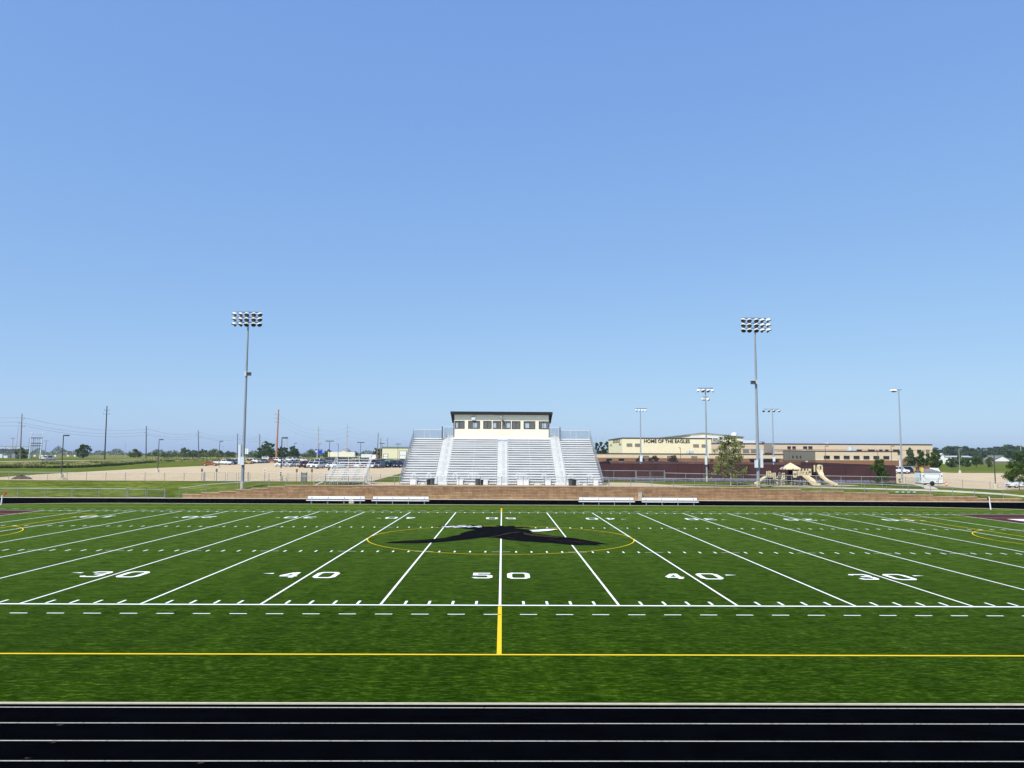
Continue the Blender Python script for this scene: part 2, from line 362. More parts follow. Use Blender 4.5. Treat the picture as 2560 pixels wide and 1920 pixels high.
for j in range(len(ys)-1):
    for i in range(nx-1):
        cx, cy = (xs[i]+xs[i+1])/2, (ys[j]+ys[j+1])/2
        wd = line_x(ROAD, cy)-3 < cx < line_x(FOOT, cy)+.5 and cy > 120
        wd = wd or (cy > 330 and -200 < cx < 20) or (cx < -150 and cy > 320)
        g.f.append((j*nx+i, j*nx+i+1, (j+1)*nx+i+1, (j+1)*nx+i)); g.m.append(1 if wd else 0); g.uv.append(None)
tag(g.build('ground', [M['lawn'], M['weeds']]), kind='structure')
def sheet(name, pts, m, dz, z=None):
    b = MB(); b.face([(x, y, (T(x, y) if z is None else z)+dz) for x, y in pts]); return tag(b.build(name, m), kind='structure')
def path_strip(name, pts, wd, m, dz=.03, step=1.):
    Q = []
    for p, q in zip(pts, pts[1:]):
        n = max(1, int(math.dist(p[:2], q[:2])/step))
        Q += [(p[0]+(q[0]-p[0])*k/n, p[1]+(q[1]-p[1])*k/n) for k in range(n)]
    Q.append(tuple(pts[-1][:2])); b = MB(); L = []
    for i, p in enumerate(Q):
        a, c = Q[max(0, i-1)], Q[min(len(Q)-1, i+1)]; d = Vector((c[0]-a[0], c[1]-a[1])).normalized()
        l = (p[0]-d.y*wd/2, p[1]+d.x*wd/2); r = (p[0]+d.y*wd/2, p[1]-d.x*wd/2)
        L.append(((l[0], l[1], T(*l)+dz), (r[0], r[1], T(*r)+dz)))
    for a, c in zip(L, L[1:]): b.face([a[1], c[1], c[0], a[0]])
    return tag(b.build(name, m), kind='structure')
LE = [GT(*p)[:2] for p in ((60, 1189), (150, 1183.5), (250, 1178), (380, 1171), (500, 1165.5), (600, 1158.5), (640, 1155.5))]
LE = [(-88., 83.), (-80.5, 95.)]+[p for p in LE if p[1] > 96]+[(-112., 342.)]
b = MB(); rows = sorted(set(frange(83.6, 150, 3.)+frange(150, 340, 5.)))
for y0, y1 in zip(rows, rows[1:]):
    a0, a1 = line_x(LE, y0), line_x(LE, y1); c0, c1 = (line_x([(-19.3, 83.6), (-20.2, 110), (-20.9, 134), (-24, 200), (-21, 342)], y) for y in (y0, y1)); n = 26
    for k in range(n):
        P = [(a0+(c0-a0)*k/n, y0), (a0+(c0-a0)*(k+1)/n, y0), (a1+(c1-a1)*(k+1)/n, y1), (a1+(c1-a1)*k/n, y1)]
        b.face([(x, y, T(x, y)+.05) for x, y in P])
tag(b.build('parking_lot', M['lot']), kind='structure')
sheet('apron', [(-19.2, 72.3), (30, 72.3), (26, 74.2), (23.8, 77), (22.3, 81), (21, 86), (12, 88.8), (-15, 88.8), (-15.3, 83.4), (-19.2, 83.4)], M['lot'], .045, PL-.02)
b = MB(); rows = sorted(set(frange(83.4, 186, 2.)+[87.5]))
def rl_x(y):
    xl = 64-(y-83.4)*.8 if y < 87.5 else (60.8+(y-87.5)*.183)
    return xl, line_x([(100, 83.4), (150, 110), (170, 140), (188, 172), (190, 190)], y)
for y0, y1 in zip(rows, rows[1:]):
    (a0, c0), (a1, c1) = rl_x(y0), rl_x(y1); n = 24
    for k in range(n):
        P = [(a0+(c0-a0)*k/n, y0), (a0+(c0-a0)*(k+1)/n, y0), (a1+(c1-a1)*(k+1)/n, y1), (a1+(c1-a1)*k/n, y1)]
        if y0 > 174 and P[0][0] > 118: continue
        b.face([(x, y, T(x, y)+.045) for x, y in P])
tag(b.build('parking_lot', M['lot']), kind='structure')
path_strip('sidewalk', [(24, 80.5), (30, 78.5), (37, 76.4), (45, 75.4), (60, 74.6), (80, 74.2)], 1.25, M['pale_walk'])
path_strip('sidewalk', [(63, 87.5), (60.5, 82), (59.3, 78), (58.5, 75.6)], 1.7, M['pale_walk'], .05)
path_strip('sidewalk', [(112, 190.5), (140, 189.5), (200, 188)], 1.6, M['pale_walk'])
path_strip('road', ROAD[:-1], 5.6, M['road'], .06, 3.)
COURT = [(14, 97.8), (60.5, 89.2), (74.2, 163), (27.7, 171.5)]
sheet('tennis_court', COURT, M['court'], .03, PL)
b = MB(); b.box(-92, 85, 71.02, 71.5, -.1, .06); tag(b.build('curb', M['curb']), kind='structure')
# ================================================================== running track and turf
YC, RI, HS = 24.4, 36.42, 42.2               # oval: centre line, inner radius, half straight
def oval(off, n=40, z=0.):
    r = RI+off; P = []
    for k in range(n+1): t = -math.pi/2+math.pi*k/n; P.append((HS+r*math.cos(t), YC+r*math.sin(t), z))
    for k in range(n+1): t = math.pi/2+math.pi*k/n; P.append((-HS+r*math.cos(t), YC+r*math.sin(t), z))
    return P
def ring(b, o0, o1, z, m=0):
    A, B = oval(o0, z=z), oval(o1, z=z); n = len(A)
    for i in range(n): j = (i+1) % n; b.face([A[i], B[i], B[j], A[j]], m)
TW = 10.1
tr = MB(); ring(tr, 0, TW, 0.)
for s in (-1, 1):                           # the straight runs on past the bend on the far side
    xs_ = [HS+(RI+TW)*k/14 for k in range(15)]
    arc = lambda x: YC+math.sqrt(max(0, (RI+TW)**2-(x-HS)**2))
    for a, c in zip(xs_, xs_[1:]):
        if c > 86: break
        ya, yc = max(arc(a), 58.), max(arc(c), 58.)
        q = [(s*a, ya, 0), (s*c, yc, 0), (s*c, YC+RI+TW, 0), (s*a, YC+RI+TW, 0)]
        tr.face(q if s > 0 else q[::-1])
track = tag(tr.build('running_track', M['rubber']), kind='structure')
ln = MB()
for k in range(9):                          # lane lines: fresh on the near straight, worn away on the far one
    A, B = oval(.23+1.033*k, z=.004), oval(.272+1.033*k, z=.004); n = len(A)
    for i in range(n):
        j = (i+1) % n
        if max(A[i][1], A[j][1]) < 52: ln.face([A[i], B[i], B[j], A[j]])
ln.build('lane_line', M['lane'], track)
mk = MB()
for px, py in ((132, 1857), (68, 1896), (502, 1908), (2494, 1769.5), (150, 1813)):
    x, y = G(px, py); mk.face([(x-.07, y-.03, .008), (x+.02, y-.03, .008), (x+.07, y+.03, .008), (x-.02, y+.03, .008)])
for x0, dx in ((-32, 7), (-17, 9), (44, 8), (62, 9), (-52, 6)):   # faint stagger marks across the far lanes
    for k in range(6): mk.face([(x0+dx*k/6, 62.5+1.25*k, .008), (x0+dx*(k+.55)/6, 62.5+1.25*(k+.55), .008), (x0+dx*(k+.55)/6, 62.57+1.25*(k+.55), .008), (x0+dx*k/6, 62.57+1.25*k, .008)])
mk.build('exchange_mark', M['faded_lane'], track)
b = MB(); A, B_, Cc = oval(-.04, z=.03), oval(.02, z=.03), oval(.02, z=0); D_ = oval(-.04, z=-.01); n = len(A)
for i in range(n):
    j = (i+1) % n; b.face([A[i], B_[i], B_[j], A[j]]); b.face([B_[i], Cc[i], Cc[j], B_[j]]); b.face([D_[i], A[i], A[j], D_[j]])
tag(b.build('track_curb', M['curb']), kind='structure')
tf = MB(); tf.face(oval(-.02)); turf = tag(tf.build('turf_field', M['turf']), kind='structure')
YD = .9144; FW = 48.77; H1, H2 = 16.26, 32.51; Z1 = .005
wl = MB()
def rect(b, x0, x1, y0, y1, z=Z1, m=0): b.face([(x0, y0, z), (x1, y0, z), (x1, y1, z), (x0, y1, z)], m)
for k in range(-10, 11):
    x = k*5*YD; rect(wl, x-.048, x+.048, 0, FW)
rect(wl, -60*YD, 60*YD, -.18, -.003); rect(wl, -60*YD, 60*YD, FW+.003, FW+.09)
for s in (-1, 1): x = s*60*YD; rect(wl, x-.3, x+.3, .003, FW-.003)
for k in range(-49, 50):
    x = k*YD
    if k % 5:
        for y0, y1 in ((.1, .75), (FW-.75, FW-.1), (H1, H1+.61), (H2-.61, H2)): rect(wl, x-.05, x+.05, y0, y1)
    else:
        for y in (H1+.3, H2-.3):
            rect(wl, x-.55, x-.063, y-.03, y+.02); rect(wl, x+.063, x+.55, y-.03, y+.02)
x = -62*YD
while x < 62*YD:                            # broken restraining line outside each touchline
    rect(wl, x, x+.62, -1.85, -1.76); rect(wl, x, x+.62, FW+2.1, FW+2.2); x += 1.305
wl.build('white_line_paint', M['white'], turf)
yl = MB()
rect(yl, -.07, .07, -7.45, -.303); rect(yl, -.07, .07, FW+.303, 55.1)
rect(yl, -56, 56, -7.58, -7.455); rect(yl, -56, 56, 55.1, 55.2)
for s in (-1, 1):                           # penalty areas, goal areas and arcs of the other game marked on the turf
    def rr(x0, x1, y0, y1): rect(yl, min(s*x0, s*x1), max(s*x0, s*x1), y0, y1, .009)
    rr(38.2, 38.3, 4.2, 44.5); rr(38.3, 54, 4.2, 4.3); rr(38.3, 54, 44.4, 44.5)
    yl.ribbon([(s*(43.7-9.15*math.cos(t)), YC+9.15*math.sin(t)) for t in [R(-53+106*k/24) for k in range(25)]], .08, .009)
yl.ribbon([(9.15*math.cos(2*math.pi*k/72), YC+.05+9.15*math.sin(2*math.pi*k/72)) for k in range(72)], .075, .009, closed=True)
yl.build('yellow_line_paint', M['yellow'], turf)
GL = {'0': [((.2,0),(.0,.28),(0,1.55),(.2,1.83),(1.02,1.83),(1.22,1.55),(1.22,.28),(1.02,0))],
      '1': [((.2,1.35),(.61,1.7),(.61,.1)), ((.2,.0),(1.02,.0))],
      '2': [((.02,1.45),(.2,1.75),(1.0,1.75),(1.16,1.5),(1.16,1.1),(.12,.32),(.12,.08),(1.2,.08))],
      '3': [((.03,1.5),(.2,1.75),(1.0,1.75),(1.14,1.55),(1.14,1.15),(.95,.95),(1.14,.75),(1.14,.3),(1.0,.08),(.2,.08),(.03,.35)), ((.45,.95),(.82,.95))],
      '4': [((.9,1.83),(.9,0)), ((.72,1.7),(.1,.62)), ((.04,.48),(1.22,.48))],
      '5': [((1.15,1.75),(.12,1.75),(.12,1.08),(.95,1.08),(1.14,.85),(1.14,.3),(.97,.08),(.2,.08),(.04,.32))]}
def glyph(b, ch, x0, y0, s):                # s=-1: turned to be read from the far side
    for i, st in enumerate(GL[ch]):
        P = [(x0+s*(.12+.69*px_), y0+s*(.12+.87*py_)) for px_, py_ in st]
        b.ribbon(P, .235, .006+.003*i, closed=(ch == '0'))
for k in range(-4, 5):
    x = k*10*YD; tens = str(5-abs(k))
    for side, y0, s in ((0, 6.4, 1), (1, FW-6.4, -1)):
        b = MB(); glyph(b, tens, x-s*1.4, y0, s); b.build('yard_number', M['white'], turf)
        b = MB(); glyph(b, '0', x+s*.32, y0, s); b.build('yard_number', M['white'], turf)
        if k:
            e = 1 if k > 0 else -1; bx = x+e*1.76; ty = y0+s*1.35
            b = MB(); P = [(bx, ty-.13, Z1), (bx+e*.55, ty, Z1), (bx, ty+.13, Z1)]; b.face(P if e > 0 else P[::-1]); b.build('direction_arrow', M['white'], turf)
E_ = lambda L, z: [(*G(950+a/3.687, 1290+c/3.687-.0), z) for a, c in L]
def fillpoly(b, P):
    bm = bmesh.new(); f = bm.faces.new([bm.verts.new(p) for p in P]); bmesh.ops.triangulate(bm, faces=[f], ngon_method='EAR_CLIP')
    for q in bm.faces:
        c = [tuple(v.co) for v in q.verts]; n = (Vector(c[1])-Vector(c[0])).cross(Vector(c[2])-Vector(c[0]))
        b.face(c if n.z > 0 else c[::-1])
    bm.free()
BODY = [(40,247),(110,237),(250,228),(400,219),(520,210),(600,201),(640,193),(690,181),(735,174),(750,160),(800,144),(870,130),(870,125),(800,121),(760,114),(700,112),(640,109),(565,104),(533,97),(600,89),(720,86),(850,84),(930,87),(962,97),(1080,99),(1120,101),(1055,91),(1090,87),(1150,94),(1232,92),(1250,101),(1330,99),(1385,106),(1330,111),(1225,111),(1290,119),(1365,127),(1480,122),(1560,118),(1640,122),(1636,131),(1580,142),(1480,149),(1375,150),(1420,163),(1520,174),(1640,189),(1780,204),(1900,224),(2000,240),(2060,253),(2110,262),(2030,262),(1990,264),(2040,275),(1950,270),(1900,269),(1790,271),(1720,264),(1660,259),(1560,248),(1480,246),(1400,239),(1330,236),(1250,229),(1150,217),(1060,201),(980,198),(920,203),(850,212),(700,229),(520,246),(350,253),(150,254)]
b = MB(); fillpoly(b, E_(BODY, .013)); b.build('eagle_emblem_body', M['emblem'], turf)
b = MB(); fillpoly(b, E_([(1372,131),(1450,128),(1540,121),(1600,121.5),(1622,127),(1560,137),(1470,144),(1395,145),(1410,139)], .017)); b.build('eagle_emblem_head', M['white'], turf)
b = MB()
for a, c, d, e in ((560,100.5,690,93),(590,104,740,97),(660,106,790,100),(700,90,790,87),(740,99,840,92),(790,104,860,99),(850,99,930,92),(880,104,940,100)):
    fillpoly(b, E_([(a, c-.8), (d, e-1.), (d+6, e+1.0), (a+30, c+1.6)], .017))
b.build('eagle_emblem_tail', M['white'], turf)
b = MB(); fillpoly(b, E_([(1320,153),(1400,169),(1520,181),(1655,195),(1640,202),(1500,191),(1400,182),(1330,170)], .017)); fillpoly(b, E_([(1010,193),(1090,181),(1180,156),(1285,146),(1300,150),(1200,160),(1100,184),(1030,195)], .017)); b.build('eagle_emblem_wing_stripe', M['emblem_brown'], turf)
b = MB()                                    # feather shafts picked out along the wings
for a, c, d, e in ((1690,222,1850,243),(1740,232,1930,258),(1800,229,2010,252),(1650,232,1760,254),(1560,214,1680,232),(300,232,470,224),(200,243,360,236),(520,226,640,207),(1180,196,1260,220),(900,190,960,150)):
    fillpoly(b, E_([(a, c), (d, e), (d+3, e+1.4), (a-3, c+1.6)], .017))
b.build('eagle_emblem_feathers', M['emblem_brown'], turf)
b = MB(); fillpoly(b, E_([(1590,119.5),(1636,121.5),(1634,130),(1610,125)], .019)); b.build('eagle_emblem_beak', M['yellow'], turf)
for s in (-1, 1):
    b = MB(); rect(b, min(s*45.85, s*54.5), max(s*45.85, s*54.5), .05, FW-.05, .003); b.build('end_zone', M['maroon_turf'], turf)
b = MB()                                    # white block lettering lying in the right end zone (only its edge is in view)
for y0 in (37.5, 42.2): rect(b, 47.6, 52.4, y0, y0+.9, .010)
rect(b, 47.6, 48.5, 38.45, 42.15, .010); b.build('end_zone_letter', M['white'], turf)
# ================================================================== retaining wall
steps = [(-41.2, -38.85, .42), (-38.85, -36.5, .62), (-36.5, -34.4, .82), (-34.4, -32.4, 1.03), (-32.4, -30.3, 1.23), (-30.3, -28.1, 1.43), (-28.1, 33.7, 1.65), (33.7, 39.1, 1.43), (39.1, 44.7, 1.22), (44.7, 50.6, 1.02), (50.6, 56.4, .80), (56.4, 62.2, .58), (62.2, 68., .36)]
wall = empty('retaining_wall', (0, 71.55, 0), 0, 'long brown block retaining wall stepping down at both ends behind the far track', 'wall')
b = MB()
for x0, x1, z in steps: b.box(x0, x1, 0, .4, -.1, z)
b.build('wall_body', M['block'], wall)
b = MB()
for i, (x0, x1, z) in enumerate(steps): b.box(x0-(.05 if x0 > 20 or i == 0 else -.004), x1+(.05 if x1 < 0 or i == len(steps)-1 else -.004), -.04, .44, z, z+.13)
b.build('cap_course', M['cap'], wall)
def box_thing(name, label, cat, x0, x1, y0, y1, z0, z1, m, lid=None):
    t = empty(name, ((x0+x1)/2, (y0+y1)/2, z0), 0, label, cat); w_, d_, h_ = (x1-x0)/2, (y1-y0)/2, z1-z0
    b = MB(); b.box(-w_, w_, -d_, d_, 0, h_); b.build('cabinet', m, t)
    b = MB(); b.box(-w_-.03, w_+.03, -d_-.03, d_+.03, h_, h_+.05); b.build('lid', lid or m, t)
    b = MB(); b.box(-w_*.8, w_*.8, -d_-.012, -d_, .06, h_-.06); b.build('door', m, t); return t
box_thing('utility_box', 'tan utility box standing against the block wall behind the right pair of benches', 'utility box', 17.75, 18.2, 71.1, 71.5, .06, 1.0, M['concrete'])
box_thing('utility_box', 'low grey box on the track behind the right end of the leftmost bench', 'utility box', -17.9, -17.35, 61.9, 62.4, 0, .62, M['concrete'])
# ================================================================== fences
def fence(name, label, pts, h, step=2.9, mesh='chain', post='galv', rail='galv_light', pr=.035, group=None, bottom=.03, mid=False, mats2=None, rr_=.024):
    t = empty(name, pts[0], 0, label, 'fence', group); o = Vector(pts[0])
    P = [Vector(pts[0])]
    for p, q in zip(pts, pts[1:]):
        p, q = Vector(p), Vector(q); n = max(1, round((q-p).length/step))
        for k in range(1, n+1):
            v = p+(q-p)*k/n; P.append(v)
    P = [p-o for p in P]; b = MB(); r_b = MB(); u = 0; open_ = MB()
    for p, q in zip(P, P[1:]):
        d = (q-p).length; z0 = bottom
        if mats2:                           # windscreen cloth above, open net below
            open_.face([p+Vector((0,0,.04)), q+Vector((0,0,.04)), q+Vector((0,0,mats2)), p+Vector((0,0,mats2))], 0, [(u,0),(u+d,0),(u+d,mats2),(u,mats2)]); z0 = mats2+.004
        b.face([p+Vector((0,0,z0)), q+Vector((0,0,z0)), q+Vector((0,0,h-.02)), p+Vector((0,0,h-.02))], 0, [(u,0),(u+d,0),(u+d,h),(u,h)]); u += d
        r_b.tube(p+Vector((0,0,h)), q+Vector((0,0,h)), rr_, n=5)
        if mid: r_b.tube(p+Vector((0,0,h*.45)), q+Vector((0,0,h*.45)), .018, n=5)
    b.build('mesh_panel', M[mesh], t); r_b.build('top_rail', M[rail], t)
    if mats2: open_.build('net_panel', M['screen_open'], t)
    pm = MB(); pm.tube((0,0,-.15), (0,0,h+.05), pr, pr, 6); me = pm.mesh('post', M[post])
    for p in P: put('post', me, t, p)
    return t
# along the far track edge on the left, with its gate
pl = [GT(px, py) for px, py in ((-40, 1250.5),)]
fence('chain_link_fence', 'low chain link fence along the far track edge on the left', [(-66, 71.8, 0), (-48.6, 71.8, 0)], 1.16, 3.5, rr_=.03)
def gate(name, label, p, q, h, leaves=1):
    t = empty(name, p, 0, label, 'gate'); d = Vector(q)-Vector(p)
    for k in range(leaves):
        a, c = d*k/leaves+d*.02, d*(k+1)/leaves-d*.02; b = MB()
        b.path([a+Vector((0,0,.08)), c+Vector((0,0,.08)), c+Vector((0,0,h)), a+Vector((0,0,h)), a+Vector((0,0,.08))], .028)
        if h > 1.2: b.tube(a+Vector((0,0,h*.5)), c+Vector((0,0,h*.5)), .02)
        
        f = b.build('gate_frame', M['galv'], t); b = MB(); L = (c-a).length
        b.face([a+Vector((0,0,.1)), c+Vector((0,0,.1)), c+Vector((0,0,h-.02)), a+Vector((0,0,h-.02))], 0, [(0,0),(L,0),(L,h),(0,h)]); b.build('mesh_panel', M['chain'], f)
    for a in (Vector((0,0,0)), d): b = MB(); b.tube(a+Vector((0,0,-.1)), a+Vector((0,0,h+.12)), .05, n=8); b.build('post', M['galv'], t)
    return t
gate('chain_link_gate', 'low two leaf chain link gate closing the far track edge left of the wall', (-48.4, 71.8, 0), (-43.6, 71.8, 0), 1.12, 2)
fence('chain_link_fence', 'chain link fence climbing behind the stepped left end of the block wall', [(-41.9, 72.1, .05), (-40.9, 72.1, .2)]+[(x, 72.1, wall_edge(x)) for x in (-38.4, -34.4, -30.3, -28.1, -26)]+[(-14, 72.1, 1.72), (14, 72.1, 1.74)], 1.2, 2.9)
fence('chain_link_fence', 'chain link fence running down behind the stepped right part of the block wall', [(14.1, 72.1, 1.74), (33.7, 72.1, 1.66)]+[(x, 72.1, wall_edge(x)) for x in (39.1, 44.7, 50.6, 56.4, 62.2, 66.)], 1.15, 3.0)
fence('chain_link_fence', 'chain link fence between the left lawn and the tan parking lot', [(-80, 84.3, PL), (-43.1, 83.4, PL)], 1.2, 2.85)
gate('chain_link_gate', 'wide sliding chain link gate at the parking lot behind the left light pole', (-43, 83.4, PL), (-36.6, 83.3, PL), 1.28, 4)
fence('chain_link_fence', 'chain link fence at the parking lot edge behind the small bleacher', [(-36.4, 83.3, PL), (-20, 83.3, PL)], 1.2, 2.9)
fence('chain_link_fence', 'short chain link fence between the small bleacher and the grandstand', [(-19.8, 84.2, PL), (-15.6, 84, PL)], 1.2, 2.2)
fence('chain_link_fence', 'taller chain link fence in front of the tennis courts right of the grandstand', [(13.9, 90, PL), (20.5, 89.6, PL)], 1.75, 2.9)
gate('chain_link_gate', 'chain link double gate in the fence right of the grandstand', (20.6, 89.6, PL), (24.9, 89.2, PL), 1.75, 2)
fence('chain_link_fence', 'long chain link fence passing the lone tree and the playground', [(25, 89.2, PL), (27.5, 86.5, PL), (34, 79.6, T(34, 79.6)), (47, 77.6, T(47, 77.6)), (58, 76.8, T(58, 76.8))], 1.45, 3.)
fence('chain_link_fence', 'chain link fence between the right lawn and the right parking lot', [(60.6, 86.5, PL), (63.6, 83., T(63.6, 83))]+[(x, 82.8, T(x, 82.8)) for x in (67, 71, 76, 92)], 1.2, 3.)
# ================================================================== tennis court windscreens
def court_fence(label, p, q, post='dpost', h=2.75, m='screen'): return fence('windscreen_fence', label, [(p[0], p[1], PL), (q[0], q[1], PL)], h, 3.6, m, post, 'dpost', .045, 'maroon screened sides of the tennis courts', .3, False, .45)
court_fence('near side of the maroon windscreen round the tennis courts', COURT[0], COURT[1])
court_fence('right side of the maroon windscreen round the tennis courts, running away from us', COURT[1], COURT[2])
court_fence('far side of the maroon windscreen, its upper edge above the near side', COURT[2], COURT[3], h=2.6, m='screen_far')
court_fence('left side of the maroon windscreen, mostly behind the grandstand', COURT[3], COURT[0])
fence('chain_link_fence', 'inner divider fence between the two tennis courts', [(30.6, 98, PL), (35.5, 166, PL)], 2.9, 3.4, 'screen_open', 'dpost', 'dpost')
# ================================================================== grandstand
gs = empty('grandstand', (0, 75, PL), 0, 'big silver aluminium grandstand with four seat sections and three stair aisles', 'grandstand')
NR, RUN, RISE, Z0 = 20, .765, .329, 2.06-PL
SEC = [(-13.6, -9.15), (-7.5, -.7), (.82, 7.35), (8.87, 13.55)]; AIS = [(-9.15, -7.5), (-.7, .82), (7.35, 8.87)]
CUT = [(-12.45, -11.25, 2), (-10.9, -8.95, 1), (-10.2, -8.95, 2), (-6.15, -5.1, 2), (-3.05, -1.75, 2), (-4.5, -3.1, 1), (2.0, 3.75, 2), (4.3, 5.3, 1), (5.75, 6.7, 2), (9.5, 10.4, 2), (10.8, 11.6, 1), (12.3, 13.05, 2)]
for (x0, x1) in SEC:
    for i in range(NR):
        b = MB(); y = RUN*i; z = Z0+RISE*i
        iv = [(x0, x1)]
        for c0, c1, n in CUT:
            if i < n:
                nv = []
                for a, c in iv:
                    if c1 <= a or c0 >= c: nv.append((a, c)); continue
                    if c0 > a+.1: nv.append((a, c0))
                    if c1 < c-.1: nv.append((c1, c))
                iv = nv
        for a, c in iv:
            b.box(a, c, y, y+.255, z-.045, z); b.box(a, c, y-.006, y+.018, z-.125, z-.002)
            n = max(2, int((c-a)/2.9)+1)
            for k in range(n):
                xx = a+.12+(c-a-.24)*k/(n-1); b.box(xx-.018, xx+.018, y+.09, y+.2, z-.42, z-.046)
        b.build('seat_plank', M['seat'], gs)
b = MB(); rb = MB()
for (x0, x1) in SEC:
    for i in range(1, NR+1):
        z = Z0+RISE*i-.43; b.box(x0, x1, RUN*(i-1)+.13, RUN*i+.127, z-.04, z)
    for i in range(0, NR):
        z = Z0+RISE*i-.43; rb.box(x0, x1, RUN*i+.13, RUN*i+.145, z+.002, z+RISE-.042)
b.build('foot_deck', M['tread'], gs); rb.build('riser_panel', M['riser'], gs)
for k, (x0, x1) in enumerate(AIS):
    b = MB(); sr = MB(); nr = NR-1 if k == 1 else NR+2
    for i in range(0, nr*2):
        z = Z0-.42+RISE*(i+1)/2; y = .08+RUN*(i-1)/2
        b.box(x0+.02, x1-.02, y, y+RUN/2+.03, z-.05, z); sr.box(x0+.03, x1-.03, y+.03, y+.05, z-RISE/2-.02, z-.052)
    if k != 1:                              # bottom flight widens towards the walk
        for i in range(3): b.box(x0-.25+.08*i, x1+.25-.08*i, -.75+.3*i, -.45+.3*i, -.0, .16*(i+1))
    else:
        for i in range(2): b.box(x0+.02, x1-.02, -.5+.25*i, -.25+.25*i, 0, .12*(i+1))
    o_ = b.build('stair_aisle', M['step'], gs); sr.build('step_riser', M['tread'], o_)
    b = MB(); xm = (x0+x1)/2                # centre rail in short lengths with gaps
    i = 0
    while i < nr-2:
        pa = (xm, RUN*i+.1, Z0-.35+RISE*i); pb = (xm, RUN*(i+2)+.1, Z0-.35+RISE*(i+2)); up = Vector((0,0,.86))
        b.path([pa, Vector(pa)+up, Vector(pb)+up, pb], .02, 5); b.tube(Vector(pa)+up*.55, Vector(pb)+up*.55, .016, n=5); i += 3
    b.build('aisle_rail', M['galv_light'], gs)
def rail_loop(x0, x1, i, zc):
    b = MB(); y = RUN*i; c = .22
    P = [(x0+c, y, zc+.21), (x1-c, y, zc+.21), (x1, y, zc), (x1, y, zc-.08), (x1-c, y, zc-.29), (x0+c, y, zc-.29), (x0, y, zc-.08), (x0, y, zc), (x0+c, y, zc+.21)]
    b.path(P, .028, 6)
    for xx in ((x0+x1)/2-.16, (x0+x1)/2+.16): b.tube((xx, y, zc+.2), (xx, y-.1, -.0), .022, n=5)
    return b.build('guard_loop', M['rail_white'], gs)
for (x0, x1) in ((-12.35, -11.55), (-10.3, -9.5), (-6.75, -5.9), (-4.6, -3.05), (1.85, 3.45), (5.35, 6.2), (8.98, 9.85), (11.55, 12.45)): rail_loop(x0, x1, 1.6, 3.0-PL)
for (x0, x1) in ((-12.3, -11.4), (-6.05, -5.2), (-3., -1.85), (2.1, 3.65), (5.85, 6.6), (12.35, 13.0)):
    b = MB(); b.box(x0, x1, -.08, -.02, .02, .72); b.box(x0-.08, x1+.08, -.12, .75, .721, .76)
    for k in range(3): b.box(x0+.02, x1-.02, -.10, -.081, .07+.21*k, .25+.21*k)
    b.build('landing_panel', M['bench'], gs)
for (x0, x1) in ((-10.9, -10.3), (-4.45, -3.6), (4.35, 5.2), (10.85, 11.55)):
    b = MB()
    for k in range(2): b.box(x0+.1*k, x1-.1*k, -.3+.28*k, -.02+.28*k, 0, .16*(k+1))
    b.build('access_step', M['step'], gs)
# side and rear guard rails
for s, xe in ((-1, -13.72), (1, 13.67)):
    b = MB(); mb = MB(); pr0 = Vector((xe, -.05, 1.02)); pr1 = Vector((xe, RUN*NR+.15, Z0+RISE*NR+.72))
    base0, base1 = Vector((xe, -.05, .05)), Vector((xe, RUN*NR+.15, Z0+RISE*NR-.45))
    n = 8
    for k in range(n+1):
        t = k/n; b.tube(base0.lerp(base1, t)+Vector((0,0,-.2)), pr0.lerp(pr1, t), .028, n=6)
    for t in (0, .36, .68, 1.): b.tube(base0.lerp(base1, 0).lerp(pr0, t), base1.lerp(pr1, t), .024, n=6)
    b.tube(pr1, pr1+Vector((0, 0, .4)), .03)
    L = (pr1-pr0).length
    mb.face([base0, base1, pr1, pr0], 0, [(0,0),(L,0),(L,1),(0,1)])
    f = b.build('side_guard_rail', M['galv'], gs); mb.build('mesh_panel', M['chain_dense'], f)
def rear(x0, x1, zb, zt, posts):
    y = RUN*NR+.2; b = MB(); b.tube((x0, y, zt), (x1, y, zt), .035); b.tube((x0, y, zb), (x1, y, zb), .025)
    for xx in posts: b.tube((xx, y, zb-.3), (xx, y, zt), .035)
    f = b.build('rear_guard_rail', M['galv_light'], gs); mb = MB()
    mb.face([(x0, y, zb), (x1, y, zb), (x1, y, zt), (x0, y, zt)], 0, [(0,0),(x1-x0,0),(x1-x0,zt-zb),(0,zt-zb)]); mb.build('mesh_panel', M['chain_dense'], f)
zt_ = 9.62-PL
rear(-13.7, -9.3, 8.2-PL, zt_, (-13.6, -12.05, -11.15)); rear(9.05, 13.65, 8.2-PL, zt_, (10.6, 11.5, 13.5))
rear(-9.0, -7.45, 8.75-PL, 10.05-PL, (-8.95,)); rear(7.25, 8.85, 8.75-PL, 10.05-PL, (8.8,))
for xx in (-9.22, 8.93):                    # dense screen at the head of each outer aisle
    b = MB()
    for k in range(9): b.tube((xx, RUN*NR-1.1+.16*k, 8.0-PL), (xx, RUN*NR-1.1+.16*k, 10.1-PL), .03, n=5)
    b.tube((xx, RUN*NR-1.15, 10.1-PL), (xx, RUN*NR+.25, 10.1-PL), .04)
    b.build('aisle_screen', M['dark_metal'], gs)
b = MB()                                    # walkway behind the last row, under frame
b.box(-13.6, 13.55, RUN*NR+.1, RUN*NR+1.5, Z0+RISE*NR-.5, Z0+RISE*NR-.45); b.build('rear_walkway', M['tread'], gs)
b = MB()
